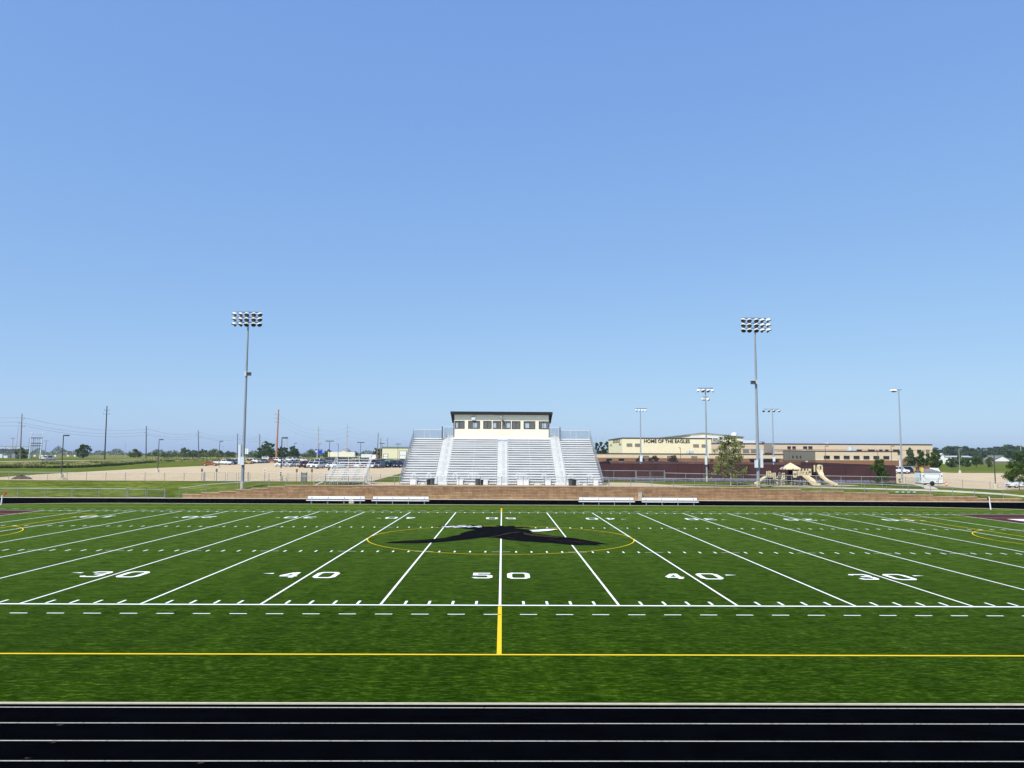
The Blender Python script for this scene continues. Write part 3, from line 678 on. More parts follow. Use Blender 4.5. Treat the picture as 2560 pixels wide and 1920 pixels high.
for xx in (-13.5, -10.8, -8.2, -5.5, -2.7, 0, 2.8, 5.5, 8.2, 10.9, 13.4):
    for i in (4, 9, 14, 19):
        z = Z0+RISE*i-.48; b.box(xx-.07, xx+.07, RUN*i, RUN*i+.14, 0, z)
    b.bar((xx, .3, .05), (xx, RUN*19.5, Z0+RISE*19.5-.7), .1, .16)
    b.bar((xx, RUN*4, .1), (xx, RUN*14, Z0+RISE*14-.6), .06, .08)
b.build('under_frame', M['galv'], gs)
b = MB(); b.tube((-13.5, -2.4, 1.05), (-13.5, -2.4, .0), .02); 
# ================================================================== press box
YP = 90.65
def vz(px, py, Y=YP): return V(px, py, Y)
pb = empty('press_box', (0, YP, 8.1), 0, 'cream press box with dark sloping roof and eight windows on top of the grandstand', 'press box')
ZB, X0, X1 = 8.1, -7.5, 7.3
wz0, wz1 = vz(1250, 1072.2)[1]-ZB, vz(1250, 1052.6)[1]-ZB
ztop = vz(1250, 1037)[1]-ZB; DP = 3.4
WPX = [(1137, 1161.5), (1170.3, 1200), (1208, 1229), (1232, 1253), (1255.5, 1277), (1279.5, 1301), (1309, 1338), (1347, 1371.3)]
WX = [(vz(a, 1060)[0], vz(c, 1060)[0]) for a, c in WPX]
b = MB()
b.box(X0, X1, 0, .12, .42, wz0); b.box(X0, X1, 0, .12, wz1, ztop)
e = [X0]+[v for p in WX for v in p]+[X1]
for k in range(0, len(e), 2): b.box(e[k], e[k+1], 0, .12, wz0, wz1)
zr = lambda y: ztop-.30*y                   # roof falls to the rear
for xx in (X0, X1-.12): b.face([(xx, .121, .42), (xx, DP, .42), (xx, DP, zr(DP)), (xx, .121, ztop)]); b.face([(xx+.12, .121, .42), (xx+.12, .121, ztop), (xx+.12, DP, zr(DP)), (xx+.12, DP, .42)])
b.build('wall', M['cream'], pb)
b = MB(); b.box(X0-.06, X1+.06, -.2, .3, .02, .42); b.build('base_band', M['bench'], pb)
rb = MB()                                   # rear wall with its own openings, seen through the glass
RW = sorted([vz(a, 1060, YP+DP) for a in (1140, 1188, 1236, 1271, 1319, 1361)]); RX = [(x-.34, x+.28) for x, z in RW]
rz0, rz1 = vz(1250, 1069.5, YP+DP)[1]-ZB, vz(1250, 1056.5, YP+DP)[1]-ZB
rb.box(X0+.13, X1-.13, DP, DP+.1, .42, rz0); rb.box(X0+.13, X1-.13, DP, DP+.1, rz1, zr(DP))
e = [X0+.13]+[v for p in RX for v in p]+[X1-.13]
for k in range(0, len(e), 2): rb.box(e[k], e[k+1], DP, DP+.1, rz0, rz1)
rb.box(X0+.13, X1-.13, .15, DP-.01, .40, .44); rb.build('rear_wall', M['inside'], pb)
for x0, x1 in WX:
    f = MB(); t = .07
    f.box(x0, x1, -.03, .09, wz0, wz0+t); f.box(x0, x1, -.03, .09, wz1-t, wz1); f.box(x0, x0+t, -.03, .09, wz0+t, wz1-t); f.box(x1-t, x1, -.03, .09, wz0+t, wz1-t)
    xm = (x0+x1)/2; f.box(xm-.025, xm+.025, -.02, .08, wz0+t, wz1-t)
    o = f.build('window', M['trim'], pb); p = MB()
    p.face([(x0+t, .03, wz0+t), (x1-t, .03, wz0+t), (x1-t, .03, wz1-t), (x0+t, .03, wz1-t)]); p.build('pane', M['pane'], o)
b = MB()
for xx, s in ((X0-.06, 0), (X1-.06, 0)): b.box(xx, xx+.12, -.05, -.002, .0, ztop)
b.build('corner_trim', M['trim'], pb)
b = MB(); ov, so_ = .52, .5
ya, yb2 = -ov, DP+.5; th = .24
b.face([(X0-so_, ya, zr(ya)+.02), (X0-so_, yb2, zr(yb2)+.02), (X1+so_, yb2, zr(yb2)+.02), (X1+so_, ya, zr(ya)+.02)])
b.face([(X0-so_, ya, zr(ya)+th), (X1+so_, ya, zr(ya)+th), (X1+so_, yb2, zr(yb2)+th), (X0-so_, yb2, zr(yb2)+th)])
for xx, o_ in ((X0-so_, 1), (X1+so_, 0)):
    q = [(xx, ya, zr(ya)+.02), (xx, ya, zr(ya)+th), (xx, yb2, zr(yb2)+th), (xx, yb2, zr(yb2)+.02)]; b.face(q if o_ else q[::-1])
b.face([(X0-so_, yb2, zr(yb2)+.02), (X0-so_, yb2, zr(yb2)+th), (X1+so_, yb2, zr(yb2)+th), (X1+so_, yb2, zr(yb2)+.02)])
b.build('roof', M['charcoal'], pb)
b = MB(); b.box(X0-so_-.02, X1+so_+.02, ya-.07, ya-.002, zr(ya)-.10, zr(ya)+th+.06); b.build('fascia_gutter', M['charcoal'], pb)
b = MB(); x, z = vz(1183.5, 1046); z -= ZB; b.box(x-.28, x+.28, -.25, -.003, z-.2, z+.2); b.build('wall_lamp', M['box_white'], pb)
x, z = vz(1253.5, 1042); z -= ZB
sp = MB(); sp.lathe([(.07, .1), (.16, -.02), (.19, -.16), (.05, -.1)], (x, -.35, z), 12); sp.tube((x, -.35, z+.05), (x, -.003, z+.12), .03); sp.build('loudspeaker', M['galv'], pb)
sp = MB(); sp.lathe([(.05, .1), (.12, -.03), (.14, -.14), (.04, -.1)], (x+.17, -.3, z-.55), 12); sp.tube((x+.17, -.3, z-.5), (x+.17, -.003, z-.42), .025); sp.build('loudspeaker', M['dark_metal'], pb)
# ================================================================== litter bins in front of the stand
def bin_(px, py, h, m, label):
    x, z = V(px, py, 73.6); t = empty('litter_bin', (x, 73.6, PL+.0), 0, label, 'bin', 'litter bins in front of the grandstand')
    b = MB(); r = h*.36; b.lathe([(0, 0), (r*.82, 0), (r, h*.96), (r*1.04, h*.97), (r*1.04, h), (r*.86, h), (r*.84, h*.5), (0, h*.45)], n=14); b.build('barrel', m, t)
    b = MB(); b.lathe([(r*1.05, h*.9), (r*1.08, h*.9), (r*1.08, h*.94), (r*1.05, h*.94)], n=14); b.build('rim', m, t)
M['bin_grey'] = mat('grey_bin', (.075,.08,.085), .6, 0, .15); M['bin_dark'] = mat('dark_green_bin', (.012,.022,.016), .55, 0, .15)
bin_(1071.5, 1212, .78, M['bin_dark'], 'small dark green bin left of the larger grey bin by the left aisle')
bin_(1080.5, 1212, .92, M['bin_grey'], 'large grey bin beside the bottom of the left stair aisle')
bin_(1194, 1212, .92, M['bin_grey'], 'large grey bin left of the middle stair aisle')
bin_(1203.5, 1212, .76, M['bin_dark'], 'small dark bin right of the large bin near the middle aisle')
bin_(1427, 1213, .95, M['bin_grey'], 'large grey bin beside the bottom of the right stair aisle')
bin_(1435.5, 1213, .82, M['bin_dark'], 'dark bin right of the large grey bin by the right aisle')
# ================================================================== team benches
def bench(px0, px1, py, label):
    xa, _ = V(px0, py, 61.2); xb, _ = V(px1, py, 61.2); Lh = (xb-xa)/2
    t = empty('team_bench', ((xa+xb)/2, 61.25, 0.), 0, label, 'bench', 'white team benches beside the far track')
    b = MB(); b.box(-Lh-.1, Lh+.1, -.42, -.12, .42, .465); b.box(-Lh-.1, Lh+.1, -.425, -.4, .385, .46); b.build('seat', M['bench'], t)
    b = MB(); b.box(-Lh, Lh, .02, .06, .60, .89); b.build('backrest', M['bench'], t)
    for k in range(4):
        xx = -Lh*.86+2*Lh*.86*k/3; b = MB(); b.box(xx-.03, xx+.03, -.36, -.3, 0, .42); b.box(xx-.03, xx+.03, -.02, .015, 0, .8); b.box(xx-.03, xx+.03, -.4, .06, 0, .03); b.bar((xx, -.33, .39), (xx, 0, .39), .05, .04)
        b.build('leg', M['galv'], t)
bench(769, 911, 1262, 'white team bench farthest left, in front of the small bleacher')
bench(932, 1071, 1262, 'white team bench left of the fifty yard line, second from the left')
bench(1448, 1584, 1263, 'white team bench below the right end of the grandstand')
bench(1605.5, 1743, 1265, 'white team bench farthest right, beside the tan utility box')
# ================================================================== small bleacher
sb = empty('small_bleacher', (-20.5, 73.6, PL), 0, 'small open aluminium bleacher with side stairs left of the grandstand', 'bleacher')
ox, oy = -20.5, 73.6
XA = -22.9-ox; XB = -18.3-ox
for i in range(9):
    y = .62*i; z = .95+.245*i; b = MB(); b.box(XA, XB+.05, y, y+.24, z-.06, z); b.build('seat_plank', M['seat'], sb)
    b = MB(); b.box(XA, XB+.05, y-.36, y-.06, z-.36, z-.33); b.build('foot_plank', M['seat'], sb)
b = MB()
for xx in (XA+.1, XA+1.6, XB-1.5, XB-.1):
    b.bar((xx, -.2, .5), (xx, 5.1, 2.75), .05, .08)
    for i in range(0, 9, 2): b.tube((xx, .62*i+.1, 0), (xx, .62*i+.1, .9+.245*i), .03, n=5)
    b.tube((xx, 5.05, .1), (xx, .1, .2), .025, n=5); b.tube((xx, .7, .1), (xx, 3., 1.9), .022, n=5); b.tube((xx, 2.2, .1), (xx, 5., 2.7), .022, n=5)
for y0 in (.1, 2.58, 5.06):
    b.tube((XA+.1, y0, .15), (XA+1.6, y0, .75+.09*y0), .025, n=5); b.tube((XB-1.5, y0, .15), (XB-.1, y0, .75+.09*y0), .025, n=5)
b.bar((XA+.1, -.3, .05), (XA+1.7, -.3, .6), .05, .09); b.bar((XA+1.7, -.3, .05), (XB-.1, -.3, .6), .05, .09)
b.build('under_frame', M['galv_light'], sb)
b = MB()                                    # front walkway with rail
b.box(XA-.3, XB+.2, -1.0, -.42, .52, .57); b.build('front_walkway', M['tread'], sb)
b = MB()
for xx in (XA-.25, XA+1.4, XB-1.3, XB+.15): b.tube((xx, -1.0, 0), (xx, -1.0, 1.55), .025, n=5)
for zz in (.95, 1.25, 1.55): b.tube((XA-.25, -1.0, zz), (XB+.15, -1.0, zz), .022, n=5)
b.build('front_rail', M['rail_white'], sb)
b = MB()
for xx in (XA-.02, XB+.1):
    for k in range(4): t = k/3; b.tube((xx, 5.1*t, .6+2.2*t), (xx, 5.1*t, 1.75+2.05*t), .025, n=5)
    for h in (.45, .8, 1.15): b.tube((xx, 0, .6+h), (xx, 5.1, 2.75+h), .022, n=5)
b.build('side_rail', M['rail_white'], sb)
b = MB()
for zz in (2.95, 3.3, 3.75): b.tube((XA, 5.2, zz), (XB+.1, 5.2, zz), .024, n=5)
for k in range(4): xx = XA+(XB-XA)*k/3; b.tube((xx, 5.2, 2.2), (xx, 5.2, 3.75), .026, n=5)
b.build('rear_rail', M['rail_white'], sb)
for s in (-1, 1):
    xs0 = XA-.3 if s < 0 else XB+.2; b = MB()
    for k in range(4):
        xx = xs0+s*(.1+.28*k); z = .42-.13*k; b.box(min(xx, xx+s*.28), max(xx, xx+s*.28), -1.0, -.42, z-.04, z)
    b.bar((xs0, -1.03, .5), (xs0+s*1.25, -1.03, 0), .04, .12); b.build('side_stair', M['step'], sb)
    b = MB(); a, c = Vector((xs0, -1.05, 1.5)), Vector((xs0+s*1.4, -1.05, .85))
    b.tube(a, c, .028); b.tube(a-Vector((0,0,.42)), c-Vector((0,0,.42)), .024); b.tube(c, c-Vector((0,0,.85)), .026); b.tube(a, a-Vector((0,0,1.0)), .026); b.tube(a.lerp(c,.5), a.lerp(c,.5)-Vector((0,0,.95)), .02)
    b.build('stair_rail', M['rail_white'], sb)
# ================================================================== lighting masts of the stadium and the courts
def lamp_mesh(r):
    b = MB(); n = 12                        # bowl axis along -y (lens looks along -y), visor above
    Mx = Matrix.Rotation(R(90), 3, 'X')
    b.lathe([(r*.22, -r*.95), (r*.6, -r*.75), (r*.95, -r*.2), (r, 0)], n=n, m=0, M=Mx)
    b.lathe([(0, -.02), (r*.97, -.02)], n=n, m=1, M=Mx)
    for k in range(7):                      # half-round visor projecting over the lens
        t0, t1 = math.pi*k/7, math.pi*(k+1)/7
        p = [(r*1.03*math.cos(t), r*1.03*math.sin(t)) for t in (t0, t1)]
        L = r*.95; b.face([(p[0][0], .02, p[0][1]), (p[1][0], .02, p[1][1]), (p[1][0]*1.02, -L*math.sin((t1))**.5, p[1][1]*1.02), (p[0][0]*1.02, -L*math.sin(max(t0, .0))**.5, p[0][1]*1.02)], 0)
    b.tube((0, r*.5, r*.6), (0, r*.5, r*1.35), .035, n=5, m=2)
    return b.mesh('lamp', [M['visor'], M['lens'], M['galv']], True)
LM = lamp_mesh(.33); LMs = lamp_mesh(.31)
def mast(loc, top, label, lamps, r0=.21, r1=.1, group=None, arms=(), boxes=(), base_h=1.0, low=()):
    t = empty('light_mast', loc, 0, label, 'light mast', group)
    b = MB(); b.tube((0,0,base_h-.05), (0,0,top), r0, r1, 14, cap=False); b.build('pole', M['pole'], t, True)
    b = MB(); b.lathe([(0,-.2), (r0*1.12,-.2), (r0*1.12, base_h), (0, base_h+.03)], n=12); b.build('concrete_base', M['concrete'], t)
    for (x0, x1, y, z) in arms: b = MB(); b.bar((x0, y, z), (x1, y, z), .09, .09); b.build('crossarm', M['dark_metal'], t)
    for (x, y, z, yaw, pit, sc) in lamps:
        o = put('lamp', LM if sc < 1.05 else LMs, t, (x, y, z), (pit, 0, yaw))
    for (x0, x1, y0, y1, z0, z1) in boxes:
        b = MB(); b.box(x0, x1, y0, y1, z0, z1); b.box(x0-.015, x1+.015, y0-.015, y1+.015, z1, z1+.03); b.build('control_box', M['box_white'], t)
    for (x, z) in low:
        b = MB(); b.box(x-.28, x+.28, -.5, -.1, z-.22, z+.16); b.box(x-.3, x+.3, -.58, -.08, z+.161, z+.2); o = b.build('floodlight', M['lens'], t)
        b = MB(); b.bar((0, -.12, z+.2), (x, -.2, z+.25), .08, .08); b.box(-.18, .18, -.3, .22, z-.25, z+.3); b.build('bracket', M['galv_light'], t)
    return t
lx, lz = -34.03, 1.1
L3 = []; A3 = []
for j, zz in enumerate((24.25, 23.58, 22.9)):
    A3.append((-1.55, 1.55, .0, zz+.38-lz))
    for k, yaw in enumerate((-42, -34, 8, 12, 30)):
        L3.append((-1.72+.80*k+(.14 if k > 2 else 0), -.32, zz-lz, R(yaw), R(34), 1.))
mast((lx, 72.9, lz), 24.75-lz, 'tall grey stadium light mast with fifteen lamps at the left end of the wall', L3, .22, .1, 'two big stadium masts', A3, [(-.62, -.3, -.25, .1, 3.3, 5.85), (-.2, .24, -.48, -.2, 3.2, 4.25)], 1.0, [(.42, 16.3-lz)])
L3 = [(-x, y, z+.0, -a, p, s) for x, y, z, a, p, s in L3]
mast((33.95, 72.9, 1.55), 24.3-1.55, 'tall grey stadium light mast with fifteen lamps near the playground', [(x+.0, y, z-.75, a, p, s) for x, y, z, a, p, s in L3], .22, .1, 'two big stadium masts', [(a, c, y, z-.75) for a, c, y, z in A3], [(.3, .62, -.25, .1, 2.75, 5.2), (-.5, -.12, -.48, -.1, 2.75, 3.75)], 1.0, [(-.5, 15.6-1.55)])
x, y = G(1767.5, 1204, PL); m1 = (x, y, PL)
mast(m1, 15.0, 'tennis light mast beside the lone tree, four lamps and two lower ones', [(-1.15, -.1, 14.5, R(60), R(32), 1.1), (-.4, -.1, 14.5, R(20), R(32), 1.1), (.45, -.1, 14.5, R(25), R(32), 1.1), (1.15, .1, 14.5, R(-100), R(32), 1.1), (-.35, .1, 13.15, R(160), R(25), 1.), (.4, .1, 13.15, R(-140), R(25), 1.)], .16, .08, 'tennis court light masts', [(-1.2, 1.2, 0, 14.95), (-.5, .5, 0, 13.5)], [(-.34, .0, -.4, -.14, 2.7, 4.1), (.12, .3, -.1, .2, 3.9, 5.6)], .8)
x, y = V(1602, 1150, 148)[0], 148
mast((x, y, PL), V(1602, 1021, 148)[1]-PL, 'tennis light mast rising in front of the words on the school', [(-.9+.7*k, .1, V(1602, 1024, 148)[1]-PL-.25, R(-80-6*k), R(28), 1.1) for k in range(4)], .17, .09, 'tennis court light masts', [(-1.1, 1.5, 0, V(1602, 1021, 148)[1]-PL)], [(-.25, .28, -.42, -.16, 4.4-PL+.1, 5.3-PL+.6)], .8)
x = V(1934, 1150, 148)[0]
mast((x, 148, PL), V(1934, 1023, 148)[1]-PL, 'tennis light mast behind the playground with four white lamps', [(-2.05+1.2*k, -.1, V(1934, 1025.5, 148)[1]-PL-.2, R(-24+16*k), R(25), 1.1) for k in range(4)], .17, .09, 'tennis court light masts', [(-2.1, 1.7, 0, V(1934, 1023, 148)[1]-PL)], [(-.25, .25, -.42, -.16, 4.7-PL, 5.7-PL)], .8)
x, y, z = GT(2256, 1209)
mast((x, y, z), V(2243.5, 974, y)[1]-z, 'tennis light mast standing right of the maroon windscreen', [(-.75-.1*k, -.35+.25*k, V(2243, 977.5, y)[1]-z, R(-105), R(30), 1.1) for k in range(4)], .17, .08, 'tennis court light masts', [(-.5, .5, 0, V(2243, 974.5, y)[1]-z)], [], .75)
# ================================================================== car park lamp posts
def lamp_post(px, pyb, pyt, label, arms='r', z0=PL, D=None, base=True, col='dark_metal', al=.85):
    if D: x = V(px, 1150, D)[0]; y = D
    else: x, y = G(px, pyb, z0)
    h = V(px, pyt, y)[1]-z0
    t = empty('lamp_post', (x, y, z0), 0, label, 'lamp post', 'car park lamp posts')
    b = MB(); b.tube((0,0,.0), (0,0,h), .085, .065, 8); b.build('pole', M[col], t)
    if base: b = MB(); b.lathe([(0,0),(.33,0),(.3,.75),(0,.78)], n=10); b.build('concrete_base', M['concrete'], t)
    for s in ((1,) if arms == 'r' else (-1,) if arms == 'l' else (-1, 1)):
        b = MB(); b.box(min(s*.05, s*al), max(s*.05, s*al), -.15, .15, h-.1, h+.06); b.box(min(s*.25, s*al*.95), max(s*.25, s*al*.95), -.12, .12, h-.14, h-.101); b.build('lamp_head', M[col], t)
    return t
lamp_post(152.6, 1197.5, 1088, 'dark lamp post by the earth mound, nearest the left edge')
lamp_post(394, 1183, 1098.5, 'dark lamp post on the tan lot between the mound and the orange pickup')
lamp_post(547, 1173, 1102.8, 'dark lamp post rising behind the orange pickup')
lamp_post(701.5, 1203.5, 1094, 'dark lamp post just right of the thick orange pole, with a white sign')
lamp_post(654, 1163, 1105.6, 'lamp post with low round base right of the left mast', D=250)
lamp_post(735.5, 0, 1107.6, 'lamp post in front of the dark grove beside the orange pole', D=255)
lamp_post(796.5, 0, 1109.5, 'lamp post just right of the pale pole at the blue sign', D=280)
lamp_post(823, 0, 1102.3, 'double armed lamp post left of the white semi trailer', 'b', D=172, al=1.05)
lamp_post(845, 0, 1110, 'slender lamp post in front of the white semi trailer', 'l', D=250, al=.5)
lamp_post(901, 0, 1105.8, 'double armed lamp post between the semi trailer and the white cargo trailer', 'b', D=190, al=1.05)
lamp_post(954.5, 0, 1108.3, 'double armed lamp post at the left corner of the cream garage', 'b', D=225)
lamp_post(994.5, 0, 1109.8, 'double armed lamp post in front of the cream garage', 'b', D=230)
_x, _y, _z = GT(2485.5, 1221.5); lamp_post(2485.5, 0, 1117.3, 'dark lamp post on the right lot in front of the white house', z0=_z, D=_y)
lamp_post(2400, 1183.5, 1122, 'pale lamp post on the far edge of the right lot', z0=1.75, col='galv')
M['brown_metal'] = mat('brown_post', (.15,.085,.06), .6)
for px, pt, lb, a, D in ((2064, 1115, 'brown lamp post before the brick wall above the tall slide', 'r', 200), (2229, 1115, 'brown lamp post before the brick wall left of the rightmost mast', 'r', 200), (1701.5, 1119.5, 'brown lamp post under the school words', 'l', 205), (2195, 1125.5, 'slim lamp post over the small tree before the school', 'l', 206), (1973, 1126, 'slim lamp post before the grey school wall', 'r', 206)):
    lamp_post(px, 0, pt, lb, a, D=D, col='brown_metal', al=1.0 if D == 200 else .5)
# ================================================================== utility poles and wires
def upole(pxb, pyt, pxt, D, z0, label, m='wood', r=.17, arms=()):
    x = V(pxb, 1147, D)[0]; xt, zt = V(pxt, pyt, D)
    t = empty('utility_pole', (x, D, z0), 0, label, 'utility pole', 'utility poles')
    h = zt-z0; lean = (xt-x)
    b = MB(); b.tube((0,0,-.3), (lean, 0, h), r, r*.62, 8); b.build('pole', M[m], t)
    for (zz, s, L) in arms:
        f = (zt-zz-z0)/h; xx = lean*((h-zz)/h)
        b = MB(); b.bar((xx, 0, h-zz), (xx+s*L, 0, h-zz+.12), .09, .09); b.tube((xx+s*L, 0, h-zz+.12), (xx+s*L, 0, h-zz+.5), .05, n=5); b.build('insulator_arm', M['dark_metal'], t)
    return Vector((x+lean, D, z0+h))
AR = ((1.9, 1, 1.0), (3.4, -1, 1.0), (4.7, 1, 1.0))
P1 = upole(50.5, 1034.5, 55, 248, 3.5, 'weathered utility pole beside the substation at the far left', 'wood', .24, AR)
P2 = upole(261.5, 1015, 267.5, 262, 3.5, 'tall dark utility pole with two crossarms right of the lone round tree', 'wood_dark', .26, ((1.7, 1, .9), (1.7, -1, .9), (3.1, 1, 1.2), (3.1, -1, 1.2)))
P3 = upole(365, 1065, 365.8, 345, 3.5, 'dark utility pole left of the far lamp post', 'wood_dark', .26, AR)
P4 = upole(497, 1076, 495.5, 468, 3.5, 'utility pole behind the long thicket', 'wood_dark', .28, AR)
P5 = upole(593, 1083.5, 594, 560, 3.5, 'utility pole just left of the left mast', 'wood_dark', .3, AR)
P6 = upole(649.3, 1085, 649, 508, 3.4, 'stout pale brown utility pole at the left end of the dark grove', 'wood', .42, AR)
P7 = upole(690.7, 1023.6, 696.5, 300, 3.0, 'thick orange laminated pole leaning slightly, tallest of the left poles', 'wood_orange', .42, ((2.3, -1, 1.3), (3.9, -1, 1.3), (5.4, -1, 1.3)))
P8 = upole(793.3, 1065.7, 795.8, 390, 2.9, 'pale utility pole in front of the blue sign', 'wood_pale', .32, ((2.3, 1, 1.1), (4.7, 1, 1.1), (7., 1, 1.1)))
P9 = upole(866, 1059, 868, 470, 3.4, 'pale utility pole behind the round grain bin', 'wood_pale', .3, ((2.7, 1, 1.3), (5.4, 1, 1.3), (8.1, 1, 1.3)))
P10 = upole(941.8, 1081.5, 946, 400, 3.2, 'reddish brown utility pole left of the cream garage', 'wood', .3)
P11 = upole(951.8, 1094.5, 952, 410, 3.2, 'shorter utility pole touching the left corner of the cream garage', 'wood', .26)
P12 = upole(968, 1095, 969, 560, 3.4, 'utility pole rising behind the roof of the cream garage', 'wood', .3)
for px, pt, D, lb in ((313, 1106, 420, 'thin pale pole right of the tall dark utility pole'), (455, 1111, 600, 'thin pole over the tall end of the thicket'), (558, 1115, 640, 'thin pole over the right end of the thicket'), (718.5, 1097, 600, 'thin crossarmed pole over the grove right of the orange pole'), (759, 1109, 620, 'thin pole between the grove and the blue sign'), (1489, 1093, 330, 'pale pole over the trees at the right shoulder of the grandstand'), (1506, 1095, 340, 'second pale pole over the trees left of the yellow gym'), (2551.5, 1095, 330, 'pale pole above the woods near the right edge'), (32, 1094, 300, 'grey pole at the right of the substation bus')):
    upole(px, pt, px, D, 3.4 if px < 1000 else T(V(px, 1150, D)[0], D), lb, 'wood_pale', .16, ((.5, 1, .8), (.5, -1, .8)) if D > 590 or px == 32 else ())
def wire(a, c, sag, label, r=.028):
    b = MB(); n = 16; a, c = Vector(a), Vector(c); mid = (a+c)/2; P = [a.lerp(c, k/n)-Vector((0, 0, sag*4*(k/n)*(1-k/n)))-mid for k in range(n+1)]
    b.path(P, r, 4); o = b.build('overhead_wire', M['wire'], loc=mid); tag(o, label, 'wire', 'overhead wires')
def arm_end(P, k): z, s, L = AR[k]; return P+Vector((s*L, 0, -z+.5))
W0 = P1+Vector((-70, -60, .5))
nm = ('top', 'middle', 'lowest')
for k in range(3):
    wire(arm_end(P1, k)+Vector((-60, -70, .1)), arm_end(P1, k), 1.2, nm[k]+' wire leaving the leftmost utility pole towards the left edge')
    wire(arm_end(P1, k), arm_end(P3, k), 2.2, nm[k]+' wire sagging behind the tall dark utility pole')
    wire(arm_end(P3, k), arm_end(P4, k), 2.0, nm[k]+' wire between the far lamp post and the thicket pole', .03)
    wire(arm_end(P4, k), arm_end(P5, k), 1.8, nm[k]+' wire above the right end of the thicket', .034)
    wire(arm_end(P5, k), arm_end(P6, k), 1.5, nm[k]+' wire passing behind the left mast', .036)
    wire(P7+Vector((0, 0, -2.1-1.5*k)), P8+Vector((.4, 0, -2.1-2.3*k)), 1.8, nm[k]+' wire from the thick orange pole to the pale pole', .02)
    wire(P8+Vector((1.1, 0, -2.-2.3*k)), P9+Vector((1.1, 0, -2.2-2.7*k)), 1.4, nm[k]+' wire from the blue sign pole to the grain bin pole', .018)
    wire(P9+Vector((1.1, 0, -2.2-2.7*k)), P12+Vector((20, 0, -2.5-1.5*k)), 1.6, nm[k]+' wire from the grain bin pole past the cream garage', .018)
    wire(P6+Vector((0, 0, -1.5-1.6*k)), V(718.5, 1100, 600)[:1]+(600, P6.z-3-1.5*k), 1.6, nm[k]+' wire behind the thick orange pole', .03)
# ================================================================== school
M['yellow_wall'] = course_mat('pale_yellow_block', (.90,.82,.54), (.88,.80,.53), (.84,.76,.5), .8, .4, .01, var=.05)
M['tan_wall'] = course_mat('tan_block', (.74,.60,.43), (.70,.57,.41), (.62,.5,.36), .6, .3, .012, var=.07)
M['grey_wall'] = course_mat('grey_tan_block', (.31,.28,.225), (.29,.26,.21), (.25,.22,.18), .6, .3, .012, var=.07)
M['brick'] = course_mat('red_brick', (.33,.155,.085), (.285,.13,.07), (.25,.14,.09), .3, .1, .008, var=.1)
M['white_wall'] = mat('white_wall_panel', (.82,.82,.8), .6, 0, .03, 1)
M['dark_glass'] = mat('dark_window_glass', (.015,.016,.02), .08, 0, .1, 1, .6)
M['grey_glass'] = mat('grey_window_glass', (.2,.2,.17), .15, 0, .1, 1, .5)
M['letter'] = mat('dark_letter', (.018,.009,.012), .5, 0, .05)
sch = empty('school_building', (75, 230, PL), 0, 'long tan and brick school with HOME OF THE EAGLES on its pale yellow gym', 'school')
o = Vector(sch.location)
def sbox(name, x0, x1, y0, y1, z0, z1, m, parent=None):
    b = MB(); b.box(x0-o.x, x1-o.x, y0-o.y, y1-o.y, z0-o.z, z1-o.z); return b.build(name, m, parent or sch)
def zz_(py, Y, px=1800): return V(px, py, Y)[1]
def xx_(px, Y): return V(px, 1140, Y)[0]
YA, YB, YD_, YF = 222., 232., 244., 230.
# one storey front wing
xa0, xa1 = xx_(1480, YA), xx_(1958, YA); ztA = zz_(1133.6, YA, 1700); zmA = zz_(1145.6, YA, 1700)
sbox('lower_brick_wall', xa0, xa1, YA, YA+14, PL-.3, zmA, M['brick']); sbox('upper_wall', xa0, xa1, YA+.02, YA+14, zmA+.003, ztA-.3, M['tan_wall'])
sbox('parapet_trim', xa0-.1, xa1+.1, YA-.08, YA+14, ztA-.298, ztA, M['trim'])
sbox('wall_band', xa0, xa1, YA-.05, YA-.003, zmA-.12, zmA+.12, M['cap'])
def window(x0, x1, z0, z1, Y, g='dark_glass', fr='trim'):
    b = MB(); b.box(x0-o.x-.12, x1-o.x+.12, Y-o.y-.06, Y-o.y-.002, z0-o.z-.12, z1-o.z+.12); w_ = b.build('window', M[fr], sch)
    b = MB(); b.box(x0-o.x, x1-o.x, Y-o.y-.09, Y-o.y-.062, z0-o.z, z1-o.z); b.build('pane', M[g], w_)
    b = MB(); b.box(x0-o.x-.15, x1-o.x+.15, Y-o.y-.16, Y-o.y-.061, z0-o.z-.24, z0-o.z-.121); b.build('sill', M['cap'], w_)
def pwin(px0, px1, py0, py1, Y, g='dark_glass', fr='trim'):
    pm = (px0+px1)/2; window(xx_(px0, Y), xx_(px1, Y), V(pm, py1, Y)[1], V(pm, py0, Y)[1], Y, g, fr)
for px0, px1, py0, py1, g in ((1516.5, 1529, 1146.8, 1151.7, 'dark_glass'), (1547.2, 1559.4, 1146.8, 1151.7, 'dark_glass'), (1608.5, 1621, 1140.3, 1145.4, 'grey_glass'), (1669, 1681, 1141, 1146.2, 'grey_glass'), (1729.3, 1741.6, 1141.6, 1146.7, 'grey_glass'), (1789.5, 1801.5, 1142, 1147.4, 'grey_glass')): pwin(px0, px1, py0, py1, YA, g)
sbox('entrance_canopy', xx_(1873, YA), xx_(1944, YA), YA-2.5, YA-.06, zz_(1149.5, YA, 1900), zz_(1147, YA, 1900), M['charcoal'])
sbox('entrance_recess', xx_(1876, YA), xx_(1940, YA), YA-.05, YA-.004, zz_(1160, YA, 1900), zz_(1149.6, YA, 1900), M['dark_glass'])
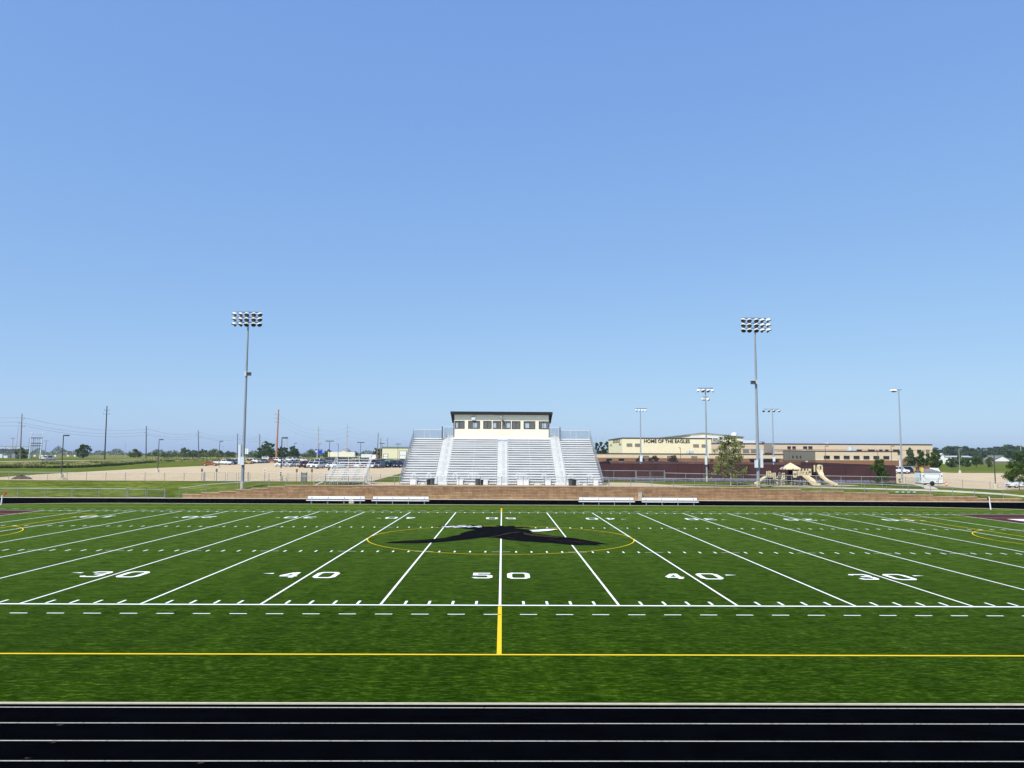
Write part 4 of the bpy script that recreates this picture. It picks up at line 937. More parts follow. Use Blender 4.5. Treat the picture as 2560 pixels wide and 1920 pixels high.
# gym with the words
xb0, xb1 = xx_(1556, YB), xx_(1778.5, YB); ztB = zz_(1094.3, YB, 1660); zbB = ztA-1.5
sbox('gym_wall', xb0, xb1, YB, YB+34, zbB, ztB-.35, M['yellow_wall']); sbox('parapet_trim', xb0-.12, xb1+.12, YB-.1, YB+34.1, ztB-.349, ztB, M['trim'])
for px0, px1, py0, py1 in ((1567.5, 1579.8, 1109.2, 1113.6), (1588.3, 1601, 1109.6, 1114), (1734, 1746.6, 1111.4, 1115.6), (1755, 1767.5, 1111.6, 1115.8)): pwin(px0, px1, py0, py1, YB, 'grey_glass', 'grey_wall')
for y in (YB+3.2, YB+6, YB+26, YB+29.5):
    b = MB(); b.box(xb0-o.x-.06, xb0-o.x-.002, y-o.y-.7, y-o.y+.7, zz_(1113, YB, 1556)-o.z, zz_(1108, YB, 1556)-o.z); b.build('window', M['trim'], sch)
def text_mesh(s, h, width, depth, m):
    cu = bpy.data.curves.new('lettering', 'FONT'); cu.body = s; cu.extrude = depth; cu.offset = .013; cu.align_x = 'LEFT'
    ob = bpy.data.objects.new('lettering', cu); COL.objects.link(ob); bpy.context.view_layer.update()
    me = bpy.data.meshes.new_from_object(ob.evaluated_get(bpy.context.evaluated_depsgraph_get())); bpy.data.objects.remove(ob)
    xs_ = [v.co.x for v in me.vertices]; zs = [v.co.y for v in me.vertices]; x0, x1, z0, z1 = min(xs_), max(xs_), min(zs), max(zs)
    for v in me.vertices: v.co = ((v.co.x-x0)/(x1-x0)*width, -v.co.z, (v.co.y-z0)/(z1-z0)*h)
    me.materials.clear(); me.materials.append(m); return me
xl0, xl1 = xx_(1610.3, YB), xx_(1724.6, YB); zl0, zl1 = zz_(1107.1, YB, 1667), zz_(1098.4, YB, 1667)
put('lettering', text_mesh('HOME OF THE EAGLES', zl1-zl0, xl1-xl0, .06, M['letter']), sch, (xl0-o.x, YB-.07-o.y, zl0-o.z))
z0 = zz_(1105.6, YB, 1545)-o.z     # worn, unreadable row of small raised letters on the gym's side wall
for i in range(10):
    y = YB+22.-1.75*i-o.y; sh = (i*7) % 4; b = MB()
    b.box(xb0-o.x-.08, xb0-o.x-.002, y-.5, y-.25, z0, z0+1.15)
    if sh != 1: b.box(xb0-o.x-.08, xb0-o.x-.002, y-1.2, y-.504, z0+.9, z0+1.15)
    if sh != 2: b.box(xb0-o.x-.08, xb0-o.x-.002, y-1.2, y-.504, z0, z0+.25)
    if sh > 1: b.box(xb0-o.x-.08, xb0-o.x-.002, y-1.1, y-.504, z0+.48, z0+.68)
    b.build('letter', M['trim'], sch)
# second gym behind with low gable
Yg = 285.; gx0, gx1, gxm = xx_(1679.5, Yg), xx_(1859, Yg), xx_(1757, Yg)
ge, gp = zz_(1090.6, Yg, 1700), zz_(1081.6, Yg, 1757); b = MB()
b.prism([(gx0-o.x, PL-o.z), (gx1-o.x, PL-o.z), (gx1-o.x, ge-o.z-.3), (gxm-o.x, gp-o.z-.3), (gx0-o.x, ge-o.z-.3)], Yg-o.y, Yg+40-o.y); b.build('rear_gym_wall', M['yellow_wall'], sch)
b = MB(); b.prism([(gx0-o.x-.3, ge-o.z-.298), (gxm-o.x, gp-o.z-.298), (gx1-o.x+.3, ge-o.z-.298), (gx1-o.x+.3, ge-o.z), (gxm-o.x, gp-o.z), (gx0-o.x-.3, ge-o.z)], Yg-.5-o.y, Yg+40.5-o.y); b.build('rear_gym_roof', M['galv'], sch)
sbox('white_clerestory', xx_(1727, Yg-1), xx_(1821, Yg-1), Yg-1, Yg-.003, zz_(1108, Yg, 1780), zz_(1090.3, Yg, 1780), M['white_wall'])
for px0, px1 in ((1778, 1781.5), (1783.5, 1787.8), (1789, 1792)): pwin(px0, px1, 1094.6, 1103.5, Yg-1, 'grey_glass', 'white_wall')
b = MB(); xq, zq = V(1835.5, 1087, Yg+6); b.lathe([(0, 0), (1.15, 0), (1.15, 1.5), (.6, 1.9), (0, 2.)], (xq-o.x, Yg+6-o.y, ge-o.z-.2), 14); b.build('roof_vent', M['white_wall'], sch)
# two storey tan block behind, running to the right end
xd0, xd1 = xx_(1778, YD_), xx_(2331.5, YD_); ztD = zz_(1109., YD_, 2060)
sbox('lower_brick_wall', xd0, xd1, YD_, YD_+40, PL-.3, zz_(1150.5, YD_, 2300), M['brick']); sbox('upper_wall', xd0, xd1, YD_+.02, YD_+40, zz_(1150.5, YD_, 2300)+.003, ztD-.35, M['tan_wall'])
sbox('parapet_trim', xd0-.1, xd1+.1, YD_-.08, YD_+40.1, ztD-.348, ztD, M['trim'])
sbox('wall_band', xd0, xd1, YD_-.04, YD_-.003, zz_(1123.6, YD_, 2000)-.06, zz_(1123.6, YD_, 2000)+.06, M['cap'])
for px0, px1 in ((1969.7, 1976.7), (1982, 1989), (2009.3, 2017.5), (2022, 2030.6)): pwin(px0, px1, 1116.4, 1121.4, YD_)
for px0, px1 in ((2119, 2124), (2141.5, 2154), (2171, 2186.5), (2199, 2206), (2214, 2221), (2234, 2248)): pwin(px0, px1, 1124.4, 1128.5, YD_)
for px0, px1, g in ((2294, 2302.5, 'dark_glass'), (2316.5, 2323, 'grey_glass')): pwin(px0, px1, 1125, 1132.5, YD_, g)
pwin(2244.5, 2249.5, 1128.6, 1133.5, YD_-.1)
pwin(2267, 2282, 1125, 1135, YD_)
sbox('wall_pier', xx_(1910, YD_), xx_(1928.5, YD_), YD_-.8, YD_-.003, zz_(1132, YD_, 1920), zz_(1109.5, YD_, 1920), M['grey_wall'])
for px0, px1 in ((1858, 1872), (1878, 1891)): pwin(px0, px1, 1123, 1129, YD_, 'grey_glass', 'grey_wall')
# right front wing with the row of windows, and its grey painted slanted end
xf0, xf1 = xx_(2038.5, YF), xx_(2244, YF); ztF = zz_(1127., YF, 2120); zmF = zz_(1150.2, YF, 2120)
sbox('lower_brick_wall', xf0, xf1, YF, YF+12, PL-.3, zmF, M['brick']); sbox('upper_wall', xf0, xf1, YF+.02, YF+12, zmF+.003, ztF-.28, M['tan_wall'])
sbox('parapet_trim', xf0-.08, xf1+.08, YF-.08, YF+12, ztF-.278, ztF, M['trim']); sbox('wall_band', xf0, xf1, YF-.06, YF-.003, zmF-.05, zmF+.2, M['cream'])
for k in range(7): pwin(2060.4+24.75*k, 2073.4+24.75*k, 1139.9+.15*k, 1146.2+.15*k, YF)
e0, e1 = Vector((xa1, YA+.2)), Vector((xf0, YF+.1)); b = MB()
for z0, z1, mi in ((PL-.3, zmF-.1, 0), (zmF-.098, ztF-.3, 1), (ztF-.298, ztF, 2)):
    q = [(e0.x-o.x, e0.y-o.y), (e1.x-o.x, e1.y-o.y), (e1.x-o.x, e1.y-o.y+9), (e0.x-o.x, e0.y-o.y+16)]
    b.face([(*q[0], z0-o.z), (*q[1], z0-o.z), (*q[1], z1-o.z), (*q[0], z1-o.z)], mi); b.face([(*q[k], z1-o.z) for k in range(4)], mi)
b.build('slanted_end_wall', [M['brick'], M['grey_wall'], M['trim']], sch)
d = (e1-e0).normalized(); nrm = Vector((d.y, -d.x)); b = MB()
for f in (.30, .42, .53):
    c = e0.lerp(e1, f)-Vector((o.x, o.y))+nrm*.05; z0 = zz_(1145.6, (YA+YF)/2, 2000)-o.z; z1 = zz_(1139.3, (YA+YF)/2, 2000)-o.z
    a_, c_ = c-d*.35, c+d*.35; b.face([(a_.x, a_.y, z0), (c_.x, c_.y, z0), (c_.x, c_.y, z1), (a_.x, a_.y, z1)])
b.build('window', M['trim'], sch)
b = MB(); c = e0.lerp(e1, .72)-Vector((o.x, o.y))+nrm*.05; a_, c_ = c-d*.6, c+d*.6; z0, z1 = PL-o.z, zz_(1152, 226, 2015)-o.z
b.face([(a_.x, a_.y, z0), (c_.x, c_.y, z0), (c_.x, c_.y, z1), (a_.x, a_.y, z1)]); b.build('door', M['white_wall'], sch)
# roof machines
def unit(px, py, Y, w_, h, zb, m='box_white'):
    x, _ = V(px, py, Y); b = MB(); b.box(x-w_/2-o.x, x+w_/2-o.x, Y-o.y, Y+1.6-o.y, zb-o.z, zb+h-o.z); b.box(x-w_/2*.8-o.x, x+w_/2*.8-o.x, Y-.03-o.y, Y-.003-o.y, zb+h*.15-o.z, zb+h*.85-o.z); b.build('roof_unit', M[m], sch)
unit(1721.5, 1129, YA+4, .9, .85, ztA); unit(1728.5, 1129, YA+4, 1.6, .9, ztA, 'galv_light'); unit(2126, 1122, YF+3, 1.2, 1.5, ztF); unit(2135, 1122, YF+3, 1.7, 1.5, ztF, 'galv_light')
unit(1870, 1103, YD_+8, 7., 1.1, ztD); unit(1849, 1103, YD_+8, 3., .9, ztD, 'galv_light'); unit(2068, 1108, YD_+4, .8, .45, ztD); unit(2012, 1126, YF+1.5, .6, .3, ztF)
b = MB(); x = xx_(1905, YD_+6); b.box(x-2.4-o.x, x+.9-o.x, YD_+6-o.y, YD_+6.15-o.y, ztD+.55-o.z, ztD+.7-o.z)
for q in (-2.2, -.4, .8): b.tube((x+q-o.x, YD_+6.1-o.y, ztD-o.z), (x+q-o.x, YD_+6.1-o.y, ztD+.9-o.z), .06)
b.lathe([(0, 0), (.55, .1), (.6, .5), (0, .75)], (x+.7-o.x, YD_+6.6-o.y, ztD+.1-o.z), 10); b.build('roof_pipe', M['galv'], sch)
b = MB(); x = xx_(2147, YD_+5); b.tube((x-o.x, YD_+5-o.y, ztD-o.z), (x-o.x, YD_+5-o.y, ztD+2.6-o.z), .05); x = xx_(1741, Yg); b.tube((x-o.x, Yg+5-o.y, ge-o.z), (x-o.x, Yg+5-o.y, gp+1.-o.z), .06); b.build('antenna', M['wood_pale'], sch)
# ================================================================== cream garage behind the left lot
YG = 430.; zg0 = T(-60, YG)
x0, x1 = V(955.5, 1140, YG)[0], V(1050, 1140, YG)[0]; zt = V(985, 1118.5, YG)[1]
gar = empty('garage_building', ((x0+x1)/2, YG, zg0), 0, 'cream metal garage with two white overhead doors behind the full parking lot', 'garage'); L_ = (x1-x0)/2; H_ = zt-zg0
M['cream_metal'] = mat('cream_metal_siding', (.78,.73,.50), .55, 0, .04, 1); M['blue_trim'] = mat('blue_grey_trim', (.2,.28,.33), .5)
b = MB(); b.box(-L_, L_, 0, 16, 0, H_); b.build('wall', M['cream_metal'], gar)
b = MB(); b.prism([(-L_-.3, H_+.003), (L_+.3, H_+.003), (L_+.3, H_+.45), (-L_-.3, H_+.45)], -.5, 16.5); b.build('roof', M['blue_trim'], gar)
for px0, px1, py in ((959, 969.3, 1135.6), (999, 1015.5, 1127.2)):
    a, c = V(px0, 1140, YG)[0]-gar.location.x, V(px1, 1140, YG)[0]-gar.location.x; h = V(965, py, YG)[1]-zg0
    b = MB(); b.box(a-.25, c+.25, -.06, -.003, 0, h+.25); fr = b.build('overhead_door', M['trim'], gar)
    b = MB(); b.box(a, c, -.10, -.062, 0, h); b.build('door_panel', M['white_wall'], fr); b = MB()
    for k in range(3): xw = a+(c-a)*(k+.5)/3; b.box(xw-.4, xw+.4, -.12, -.102, h*.42, h*.5)
    b.build('door_window', M['grey_glass'], fr)
# ================================================================== semi trailer, cargo trailer, grain bin, loader
def trailer_box(name, label, px0, px1, pyt, pyb, Y, z0, m):
    xa, zt = V(px0, pyt, Y); xb, zb = V(px1, pyb, Y); t = empty(name, ((xa+xb)/2, Y, z0), 0, label, 'trailer'); w_ = (xb-xa)/2
    b = MB(); b.box(-w_, w_, 0, 2.5, zb-z0, zt-z0); b.build('cargo_box', m, t)
    b = MB(); b.box(-w_, w_, .2, 2.3, zb-z0-.28, zb-z0-.003); b.box(-w_*.3, -w_*.2, .3, 2.2, .25, zb-z0-.28); b.build('chassis', M['dark_metal'], t)
    for s in (-.8, -.62, .8):
        for y in (.1, 2.1): b = MB(); b.lathe([(0,-.14),(.48,-.14),(.48,.14),(0,.14)], n=14, M=Matrix.Rotation(R(90),3,'X')); b.build('wheel', M['dark_metal'], t, loc=(w_*s, y+.14, .48))
    b = MB()
    for k in range(14): x = -w_+w_*2*(k+.5)/14; b.box(x-.03, x+.03, -.02, -.002, zb-z0+.05, zt-z0-.05)
    b.build('side_post', m, t); return t
Ys = 300.
trailer_box('semi_trailer', 'long white semi trailer parked behind the crowded lot', 820.4, 886.5, 1129.9, 1142.4, Ys, T(-60, Ys), M['cream'])
trailer_box('cargo_trailer', 'shorter white cargo trailer right of the semi trailer', 903, 929, 1135.3, 1144, 310., T(-55, 310), M['white_wall'])
Yb = 520.; xb_, _ = V(865, 1130, Yb); z0 = 3.5; gb = empty('grain_bin', (xb_, Yb, z0), 0, 'round grain bin with grey cone roof behind the semi trailer', 'grain bin')
M['bin_wall'] = mat('corrugated_bin', (.72,.71,.66), .4, .2, .06, 2)
hw = (V(876, 1130, Yb)[0]-V(852.5, 1130, Yb)[0])/2; ze = V(865, 1125.5, Yb)[1]-z0; zp = V(865, 1118, Yb)[1]-z0
b = MB(); b.lathe([(hw*.95, 0), (hw*.95, ze), (0, ze)], n=20); b.build('drum', M['bin_wall'], gb)
b = MB(); b.lathe([(hw, ze-.1), (hw*.25, zp-.5), (hw*.2, zp), (0, zp)], n=20); b.build('cone_roof', M['galv'], gb)
x, z = V(933, 1137, 296); ld = empty('loader', (x, 296, T(x, 296)), 0, 'white and rust coloured loader with raised arm left of the cream garage', 'loader')
zl = z-ld.location.z; b = MB(); b.box(-1.6, 1.4, 0, 2, .6, 1.9); b.box(-.5, 1.1, .1, 1.9, 1.9, 3.); b.build('body', M['white_wall'], ld)
b = MB(); b.bar((-1.8, .5, 1.4), (.3, .5, 3.2), .3, .4); b.bar((.3, .5, 3.2), (1.7, .5, 2.6), .3, .35); b.box(1.3, 2.2, -.1, 2.1, 1.9, 2.9); b.build('arm', mat('rust_paint', (.3,.12,.06), .7), ld)
for s in (-1, 1): b = MB(); b.lathe([(0,-.2),(.6,-.2),(.6,.2),(0,.2)], n=14, M=Matrix.Rotation(R(90),3,'X')); b.build('wheel', M['dark_metal'], ld, loc=(s*1., .1, .6))
# ================================================================== signs
def board(name, label, px0, px1, pyt, pyb, Y, z0, m, legs=2, back=None):
    xa, zt = V(px0, pyt, Y); xb, zb = V(px1, pyb, Y); t = empty(name, ((xa+xb)/2, Y, z0), 0, label, 'sign'); w_ = (xb-xa)/2
    b = MB(); b.box(-w_, w_, -.06, .06, zb-z0, zt-z0); b.build('panel', m, t)
    for k in range(legs): x = 0 if legs == 1 else -w_*.6+1.2*w_*k/(legs-1); b = MB(); b.box(x-.07, x+.07, .062, .2, 0, zt-z0-.1); b.build('leg', M['galv'], t)
    return t
M['blue_sign'] = mat('blue_sign_face', (.012,.06,.52), .5, 0, .06)
bs = board('roadside_sign', 'bright blue roadside sign partly hidden by a pale utility pole', 788.3, 805.8, 1122.6, 1135.6, 470, 3.4, M['blue_sign'])
wv = (V(805.8, 1122, 470)[0]-V(788.3, 1122, 470)[0])/2; zt = V(797, 1122.6, 470)[1]-3.4; b = MB()
for a, c, z0, z1 in ((-.95, -.3, -2., -1.0), (.15, .35, -.75, -.2), (.15, .45, -.38, -.2), (.55, .65, -.75, -.2), (.45, .8, -.35, -.2)): b.box(a*wv, c*wv, -.085, -.062, zt+z0, zt+z1)
b.build('white_mark', M['white_wall'], bs); b = MB(); b.box(0, .8*wv, -.085, -.062, zt-1.2, zt-1.0); b.box(.1*wv, .75*wv, -.085, -.062, zt-1.6, zt-1.42); b.build('black_mark', M['letter'], bs)
ws = board('roadside_sign', 'white two part roadside sign just right of the left mast', 612.5, 620.5, 1121.5, 1135, 430, 3.4, M['white_wall']); zt = V(616, 1121.5, 430)[1]-3.4
b = MB(); b.box(-.08, .08, -.09, -.062, zt-2.9, zt-.1); b.build('centre_post', M['grey_wall'], ws)
M['sign_back'] = mat('grey_sign_back', (.16,.16,.15), .5, .3); M['red'] = mat('red_mark', (.4,.03,.03), .6)
for px, pyt, pyb, lb, m in ((504.3, 1171.5, 1204, 'grey backed parking sign in front of the white pickup', 'sign_back'), (541, 1172, 1204, 'grey backed parking sign leaning slightly, left of the gate', 'sign_back'), (661.5, 1171, 1205, 'white and red parking sign between the left mast and the lamp post', 'white_wall'), (702, 1171.5, 1205.5, 'white and red parking sign fixed at the lamp post by the orange pole', 'white_wall'), (741.5, 1172.5, 1205, 'grey backed parking sign left of the grey gate panel', 'sign_back'), (779.5, 1172.5, 1206, 'grey backed parking sign left of the small bleacher', 'sign_back'), (821.5, 1168, 1206, 'dark post sign rising left of the small bleacher rails', 'sign_back')):
    Y = 84.6; x = V(px, 1200, Y)[0]; zt = V(px, pyt, Y)[1]-PL
    t = empty('parking_sign', (x, Y, PL), 0, lb, 'sign', 'small signs along the left lot fence'); b = MB(); b.tube((0,0,-.1), (0,0,zt), .028, n=6); b.build('post', M['dark_metal'], t)
    b = MB(); b.box(-.14, .14, -.05, -.03, zt-.46, zt); b.build('plate', M[m], t)
    if m == 'white_wall': b = MB(); b.box(-.05, .05, -.058, -.052, zt-.38, zt-.1); b.build('red_stripe', M['red'], t)
t = empty('gate_panel', (V(760, 1200, 83.0)[0], 83.0, PL), 0, 'grey slatted double gate panel standing by the fence left of the small bleacher', 'gate')
for s in (-1, 1):
    b = MB(); b.box(min(s*.02, s*.36), max(s*.02, s*.36), 0, .05, .08, 1.35); b.build('leaf', M['galv'], t); b = MB(); b.tube((s*.4, .02, -.1), (s*.4, .02, 1.45), .045); b.build('post', M['dark_metal'], t)
b = MB()
for k in range(7): b.box(-.36, .36, -.02, -.002, .15+.18*k, .2+.18*k)
b.build('slat', M['sign_back'], t)
# ================================================================== substation at the far left
ss = empty('substation_gantry', (V(86, 1140, 285)[0], 285, 3.5), 0, 'grey steel substation gantry of two tall legs and three crossbeams', 'gantry'); sx = ss.location.x
xl, xr = V(75, 1140, 285)[0]-sx, V(102.5, 1140, 285)[0]-sx; zt = V(77, 1082, 285)[1]-3.5
for x, dx in ((xl, .3), (xr, .5)):
    b = MB(); b.tube((x-.35, 0, 0), (x+dx*.5, 0, zt), .28, .13, 8); b.tube((x+dx*.5, 0, zt), (x+dx*.5, 0, zt+2.3), .04, n=5); b.box(x+dx*.5-.5, x+dx*.5+.5, -.08, .08, zt-.05, zt+.1); b.build('leg', M['box_white'], ss)
for k, py in enumerate((1094.8, 1108, 1114.4)):
    z = V(90, py, 285)[1]-3.5; b = MB(); b.bar((xl, 0, z), (xr+.2, 0, z), .3, .34); b.build('crossbeam', M['dark_metal'], ss)
    for q in (.22, .42, .62, .8):
        b = MB(); x = xl+(xr-xl)*q; b.tube((x, 0, z-.2), (x, 0, z-1.1), .1, n=6)
        if k < 2: b.tube((x, 0, z-1.1), (x, 0, z-1.9), .04, n=5)
        b.build('insulator', M['galv'], ss)
b = MB(); z = V(90, 1091, 285)[1]-3.5
for k in range(10): t0, t1 = k/10, (k+1)/10; b.tube((xl+(xr-xl)*t0, 0, z+.9*abs(math.sin(t0*9.4))), (xl+(xr-xl)*t1, 0, z+.9*abs(math.sin(t1*9.4))), .03, n=4)
b.build('jumper_wire', M['wire'], ss)
sb2 = empty('substation_bus', (V(25, 1140, 300)[0], 300, 3.4), 0, 'low hazy grey substation framework with pipes and switches at the left edge', 'substation'); sx = sb2.location.x
X = lambda px: V(px, 1140, 300)[0]-sx
Zp = lambda py: V(30, py, 300)[1]-3.4
for px in (-25, -6, 12, 38, 52, 71): b = MB(); b.bar((X(px), 0, 0), (X(px), 0, Zp(1117)), .3, .3); b.bar((X(px)+.5, 5, 0), (X(px)+.5, 5, Zp(1120)), .3, .3); b.build('column', M['galv'], sb2)
for py, m, r in ((1116.5, 'galv', .12), (1120, 'galv_light', .12), (1125, 'dark_metal', .3), (1130.5, 'dark_metal', .2)): b = MB(); b.bar((X(-30), -.3, Zp(py)), (X(75), -.3, Zp(py)), .3, r*2); b.build('beam', M[m], sb2)
b = MB()
for k in range(16): x = X(-20+6*k); b.tube((x, 1, .2), (x, 1, 2.6+(k % 3)*.5), .22, .12, 6); b.tube((x+.6, 3, .2), (x+.6, 3, Zp(1121)), .06, n=4)
b.build('insulator', M['galv'], sb2)
for px, w_, h in ((8, 1.2, 1.8), (20, 1.6, 1.2), (40, 1.2, 1.9), (63, 1.0, 1.5)): b = MB(); b.box(X(px)-w_/2, X(px)+w_/2, -1.6, -.4, .1, h); b.build('switch_cabinet', M['box_white'] if px in (8, 20) else M['galv'], sb2)
for px, pt, m in ((16, 1064, 'wood_pale'), (47, 1094, 'galv'), (58, 1094, 'galv'), (5, 1092, 'galv')):
    b = MB(); z = Zp(pt); b.tube((X(px), 6, 0), (X(px)+.5, 6, z), .16, .08); b.bar((X(px)-1.2, 6, z*.52), (X(px)+1.6, 6, z*.52), .12, .12); b.build('mast', M[m], sb2)
upole(112.5, 1101, 115.5, 330, 3.4, 'hazy grey pole with a short flat head right of the substation gantry', 'galv', .18, ((.3, 1, .9), (.3, -1, .9)))
fence('chain_link_fence', 'grey substation fence with small white notice boards', [(V(-30, 1140, 272)[0], 272, 3.5), (V(250, 1140, 272)[0], 272, 3.5)], 2.2, 4., 'chain', 'galv', 'galv', .04)
for k, px in enumerate((86.5, 104.5, 114.5, 138, 170, 187)):
    x, z = V(px, 1139.5, 271.8); t = tag(empty('notice_board', (x, 271.8, z), 0), ('first', 'second', 'third', 'fourth', 'fifth', 'sixth')[k]+' small white notice from the left on the substation fence', 'notice', 'white notices on the substation fence')
    b = MB(); b.box(-.36, .36, -.03, 0, -.26, .26); b.build('plate', M['white_wall'], t)
# ================================================================== houses among the trees at the right
M['house_white'] = mat('house_siding', (.85,.85,.83), .6, 0, .03, 1); M['shingle'] = mat('grey_shingle', (.17,.165,.165), .85, 0, .2, 1.5); M['pale_roof'] = mat('pale_metal_roof', (.62,.66,.7), .4, .2)
def house(label, pxa, pxb, py_eave, py_ridge, py_base, Y, gable_front, depth=12, roof='shingle', pxr=None, wins=()):
    xa, xb = V(pxa, 1150, Y)[0], V(pxb, 1150, Y)[0]; c = (xa+xb)/2; zb = min(V(pxa, py_base, Y)[1], T(c, Y)+.3)-.1; ze, zr_ = V((pxa+pxb)/2, py_eave, Y)[1]-zb, V((pxa+pxb)/2, py_ridge, Y)[1]-zb
    t = empty('house', (c, Y, zb), 0, label, 'house', 'houses among the trees on the right'); w_ = (xb-xa)/2; b = MB()
    if gable_front:
        b.prism([(-w_, -.5), (w_, -.5), (w_, ze), (0, zr_), (-w_, ze)], 0, depth); b.build('wall', M['house_white'], t); b = MB()
        for s in (-1, 1):
            q = [(s*(w_+.5), ze-.28), (0, zr_+.02), (0, zr_+.3), (s*(w_+.5), ze)]; b.prism(q if s < 0 else q[::-1], -.5, depth+.5)
        b.build('roof', M[roof], t)
    else:
        b.box(-w_, w_, 0, depth, -.5, ze); b.build('wall', M['house_white'], t); b = MB(); h2 = depth/2
        b.face([(-w_-.4, -.5, ze), (w_+.4, -.5, ze), (w_+.4, h2, zr_), (-w_-.4, h2, zr_)]); b.face([(w_+.4, depth+.5, ze), (-w_-.4, depth+.5, ze), (-w_-.4, h2, zr_), (w_+.4, h2, zr_)])
        for s in (-1, 1): q = [(s*w_, -.0, ze), (s*w_, depth, ze), (s*w_, h2, zr_-.02)]; b.face(q if s > 0 else q[::-1])
        b.build('roof', M[roof], t)
    for (a, c2, z0, z1, m) in wins: b = MB(); b.box(a*w_, c2*w_, -.06, -.003, z0*ze, z1*ze); b.build('window' if m != 'garage_door' else 'garage_door', M['dark_glass'], t)
    return t
house('white gable fronted house with grey roof wing near the right edge', 2484, 2526, 1149.5, 1139.5, 1155, 560, True, 14, 'shingle', wins=((-.68, -.1, -.1, .42, 'w'),))
house('grey roofed wing of the white house beside the tall lamp post', 2479, 2503, 1148, 1139, 1154, 568, False, 10, 'shingle')
house('long low white house with pale roof behind the lawn trees', 2362, 2433, 1142.3, 1139.4, 1151, 640, False, 16, 'pale_roof', wins=((.55, .85, .3, .8, 'w'),))
house('white house end with pointed gable just right of the school', 2350, 2361.5, 1141, 1134, 1153.5, 470, True, 14, 'pale_roof')
house('small white house half hidden at the right of the white gable', 2529, 2541, 1151, 1147, 1155, 600, True, 10, 'shingle')
fe = [(V(px, 1150, 500)[0], 500, T(V(px, 1150, 500)[0], 500)) for px in (2448, 2556)]
M['fence_wood'] = mat('weathered_fence_boards', (.2,.17,.11), .9, 0, .2, 1)
wf = empty('board_fence', fe[0], 0, 'weathered board fence below the white house at the right', 'fence'); Lf = fe[1][0]-fe[0][0]
b = MB(); b.box(0, Lf, 0, .08, 0, 1.9); b.build('boards', M['fence_wood'], wf); pm = MB(); pm.box(-.08, .08, -.12, -.003, 0, 2.05); me = pm.mesh('post', M['fence_wood'])
for k in range(12): put('post', me, wf, (Lf*k/11, 0, 0))
# ================================================================== cars
PAINT = {k: (lambda n, c, r=.28: mat('paint_'+n, c, r, .15, .04, 2, .35, coat=.15))(k, c) for k, c in dict(white=(.82,.83,.84), silver=(.5,.52,.54), grey=(.16,.17,.19), black=(.012,.013,.016), blue=(.02,.05,.16), darkblue=(.012,.022,.06), maroon=(.09,.016,.017), red=(.28,.025,.02), orange=(.30,.10,.03), tan=(.38,.31,.2), teal=(.06,.16,.18), yellow=(.6,.4,.06)).items()}
M['tyre'] = mat('tyre', (.012,.012,.013), .85); M['rim'] = mat('alloy_rim', (.55,.56,.58), .35, .4); M['car_glass'] = mat('car_glass', (.012,.014,.018), .15, 0, .1, 1, .25)
M['headlight'] = mat('headlight', (.75,.77,.8), .15, 0, .1, 5, .6); M['taillight'] = mat('taillight', (.3,.015,.012), .25); M['plastic'] = mat('black_plastic', (.02,.02,.022), .6)
# per type: length, width, body profile (x fraction, z), cabin: base x0,x1,z ; top x0,x1,z
CT = {
 'sedan': (4.7, 1.8, [(-.49,.35),(-.5,.72),(-.47,.93),(-.3,.98),(.18,.93),(.42,.80),(.49,.66),(.5,.35)], (-.36,.22,.93), (-.2,.06,1.43)),
 'coupe': (4.6, 1.85, [(-.49,.33),(-.5,.75),(-.47,.97),(-.3,.97),(.14,.92),(.42,.80),(.49,.62),(.5,.33)], (-.40,.18,.92), (-.16,.02,1.36)),
 'hatch': (4.2, 1.75, [(-.49,.35),(-.5,.8),(-.48,1.0),(-.3,1.0),(.2,.96),(.42,.84),(.49,.68),(.5,.35)], (-.47,.24,.97), (-.38,.06,1.5)),
 'suv': (4.7, 1.9, [(-.49,.45),(-.5,.9),(-.48,1.1),(-.3,1.12),(.2,1.1),(.42,1.02),(.49,.85),(.5,.42)], (-.48,.23,1.1), (-.42,.09,1.75)),
 'van': (5.1, 1.98, [(-.49,.38),(-.5,.9),(-.49,1.08),(-.3,1.1),(.25,1.06),(.43,.92),(.49,.75),(.5,.38)], (-.49,.32,1.06), (-.45,.12,1.76)),
 'pickup': (5.7, 1.98, [(-.49,.55),(-.5,1.02),(-.48,1.12),(-.1,1.14),(.22,1.13),(.43,1.07),(.49,.9),(.5,.5)], (-.06,.24,1.12), (-.02,.15,1.83))}
WH = MB(); WH.lathe([(.05,-.11),(.31,-.11),(.335,-.08),(.335,.08),(.31,.11),(.05,.11)], n=16, M=Matrix.Rotation(R(90),3,'X')); TYM = WH.mesh('wheel', M['tyre'], True)
WH = MB(); WH.lathe([(0,-.118),(.2,-.118),(.21,-.10)], n=10, M=Matrix.Rotation(R(90),3,'X')); WH.lathe([(.21,.10),(.2,.118),(0,.118)], n=10, M=Matrix.Rotation(R(90),3,'X')); RIMM = WH.mesh('rim', M['rim'])
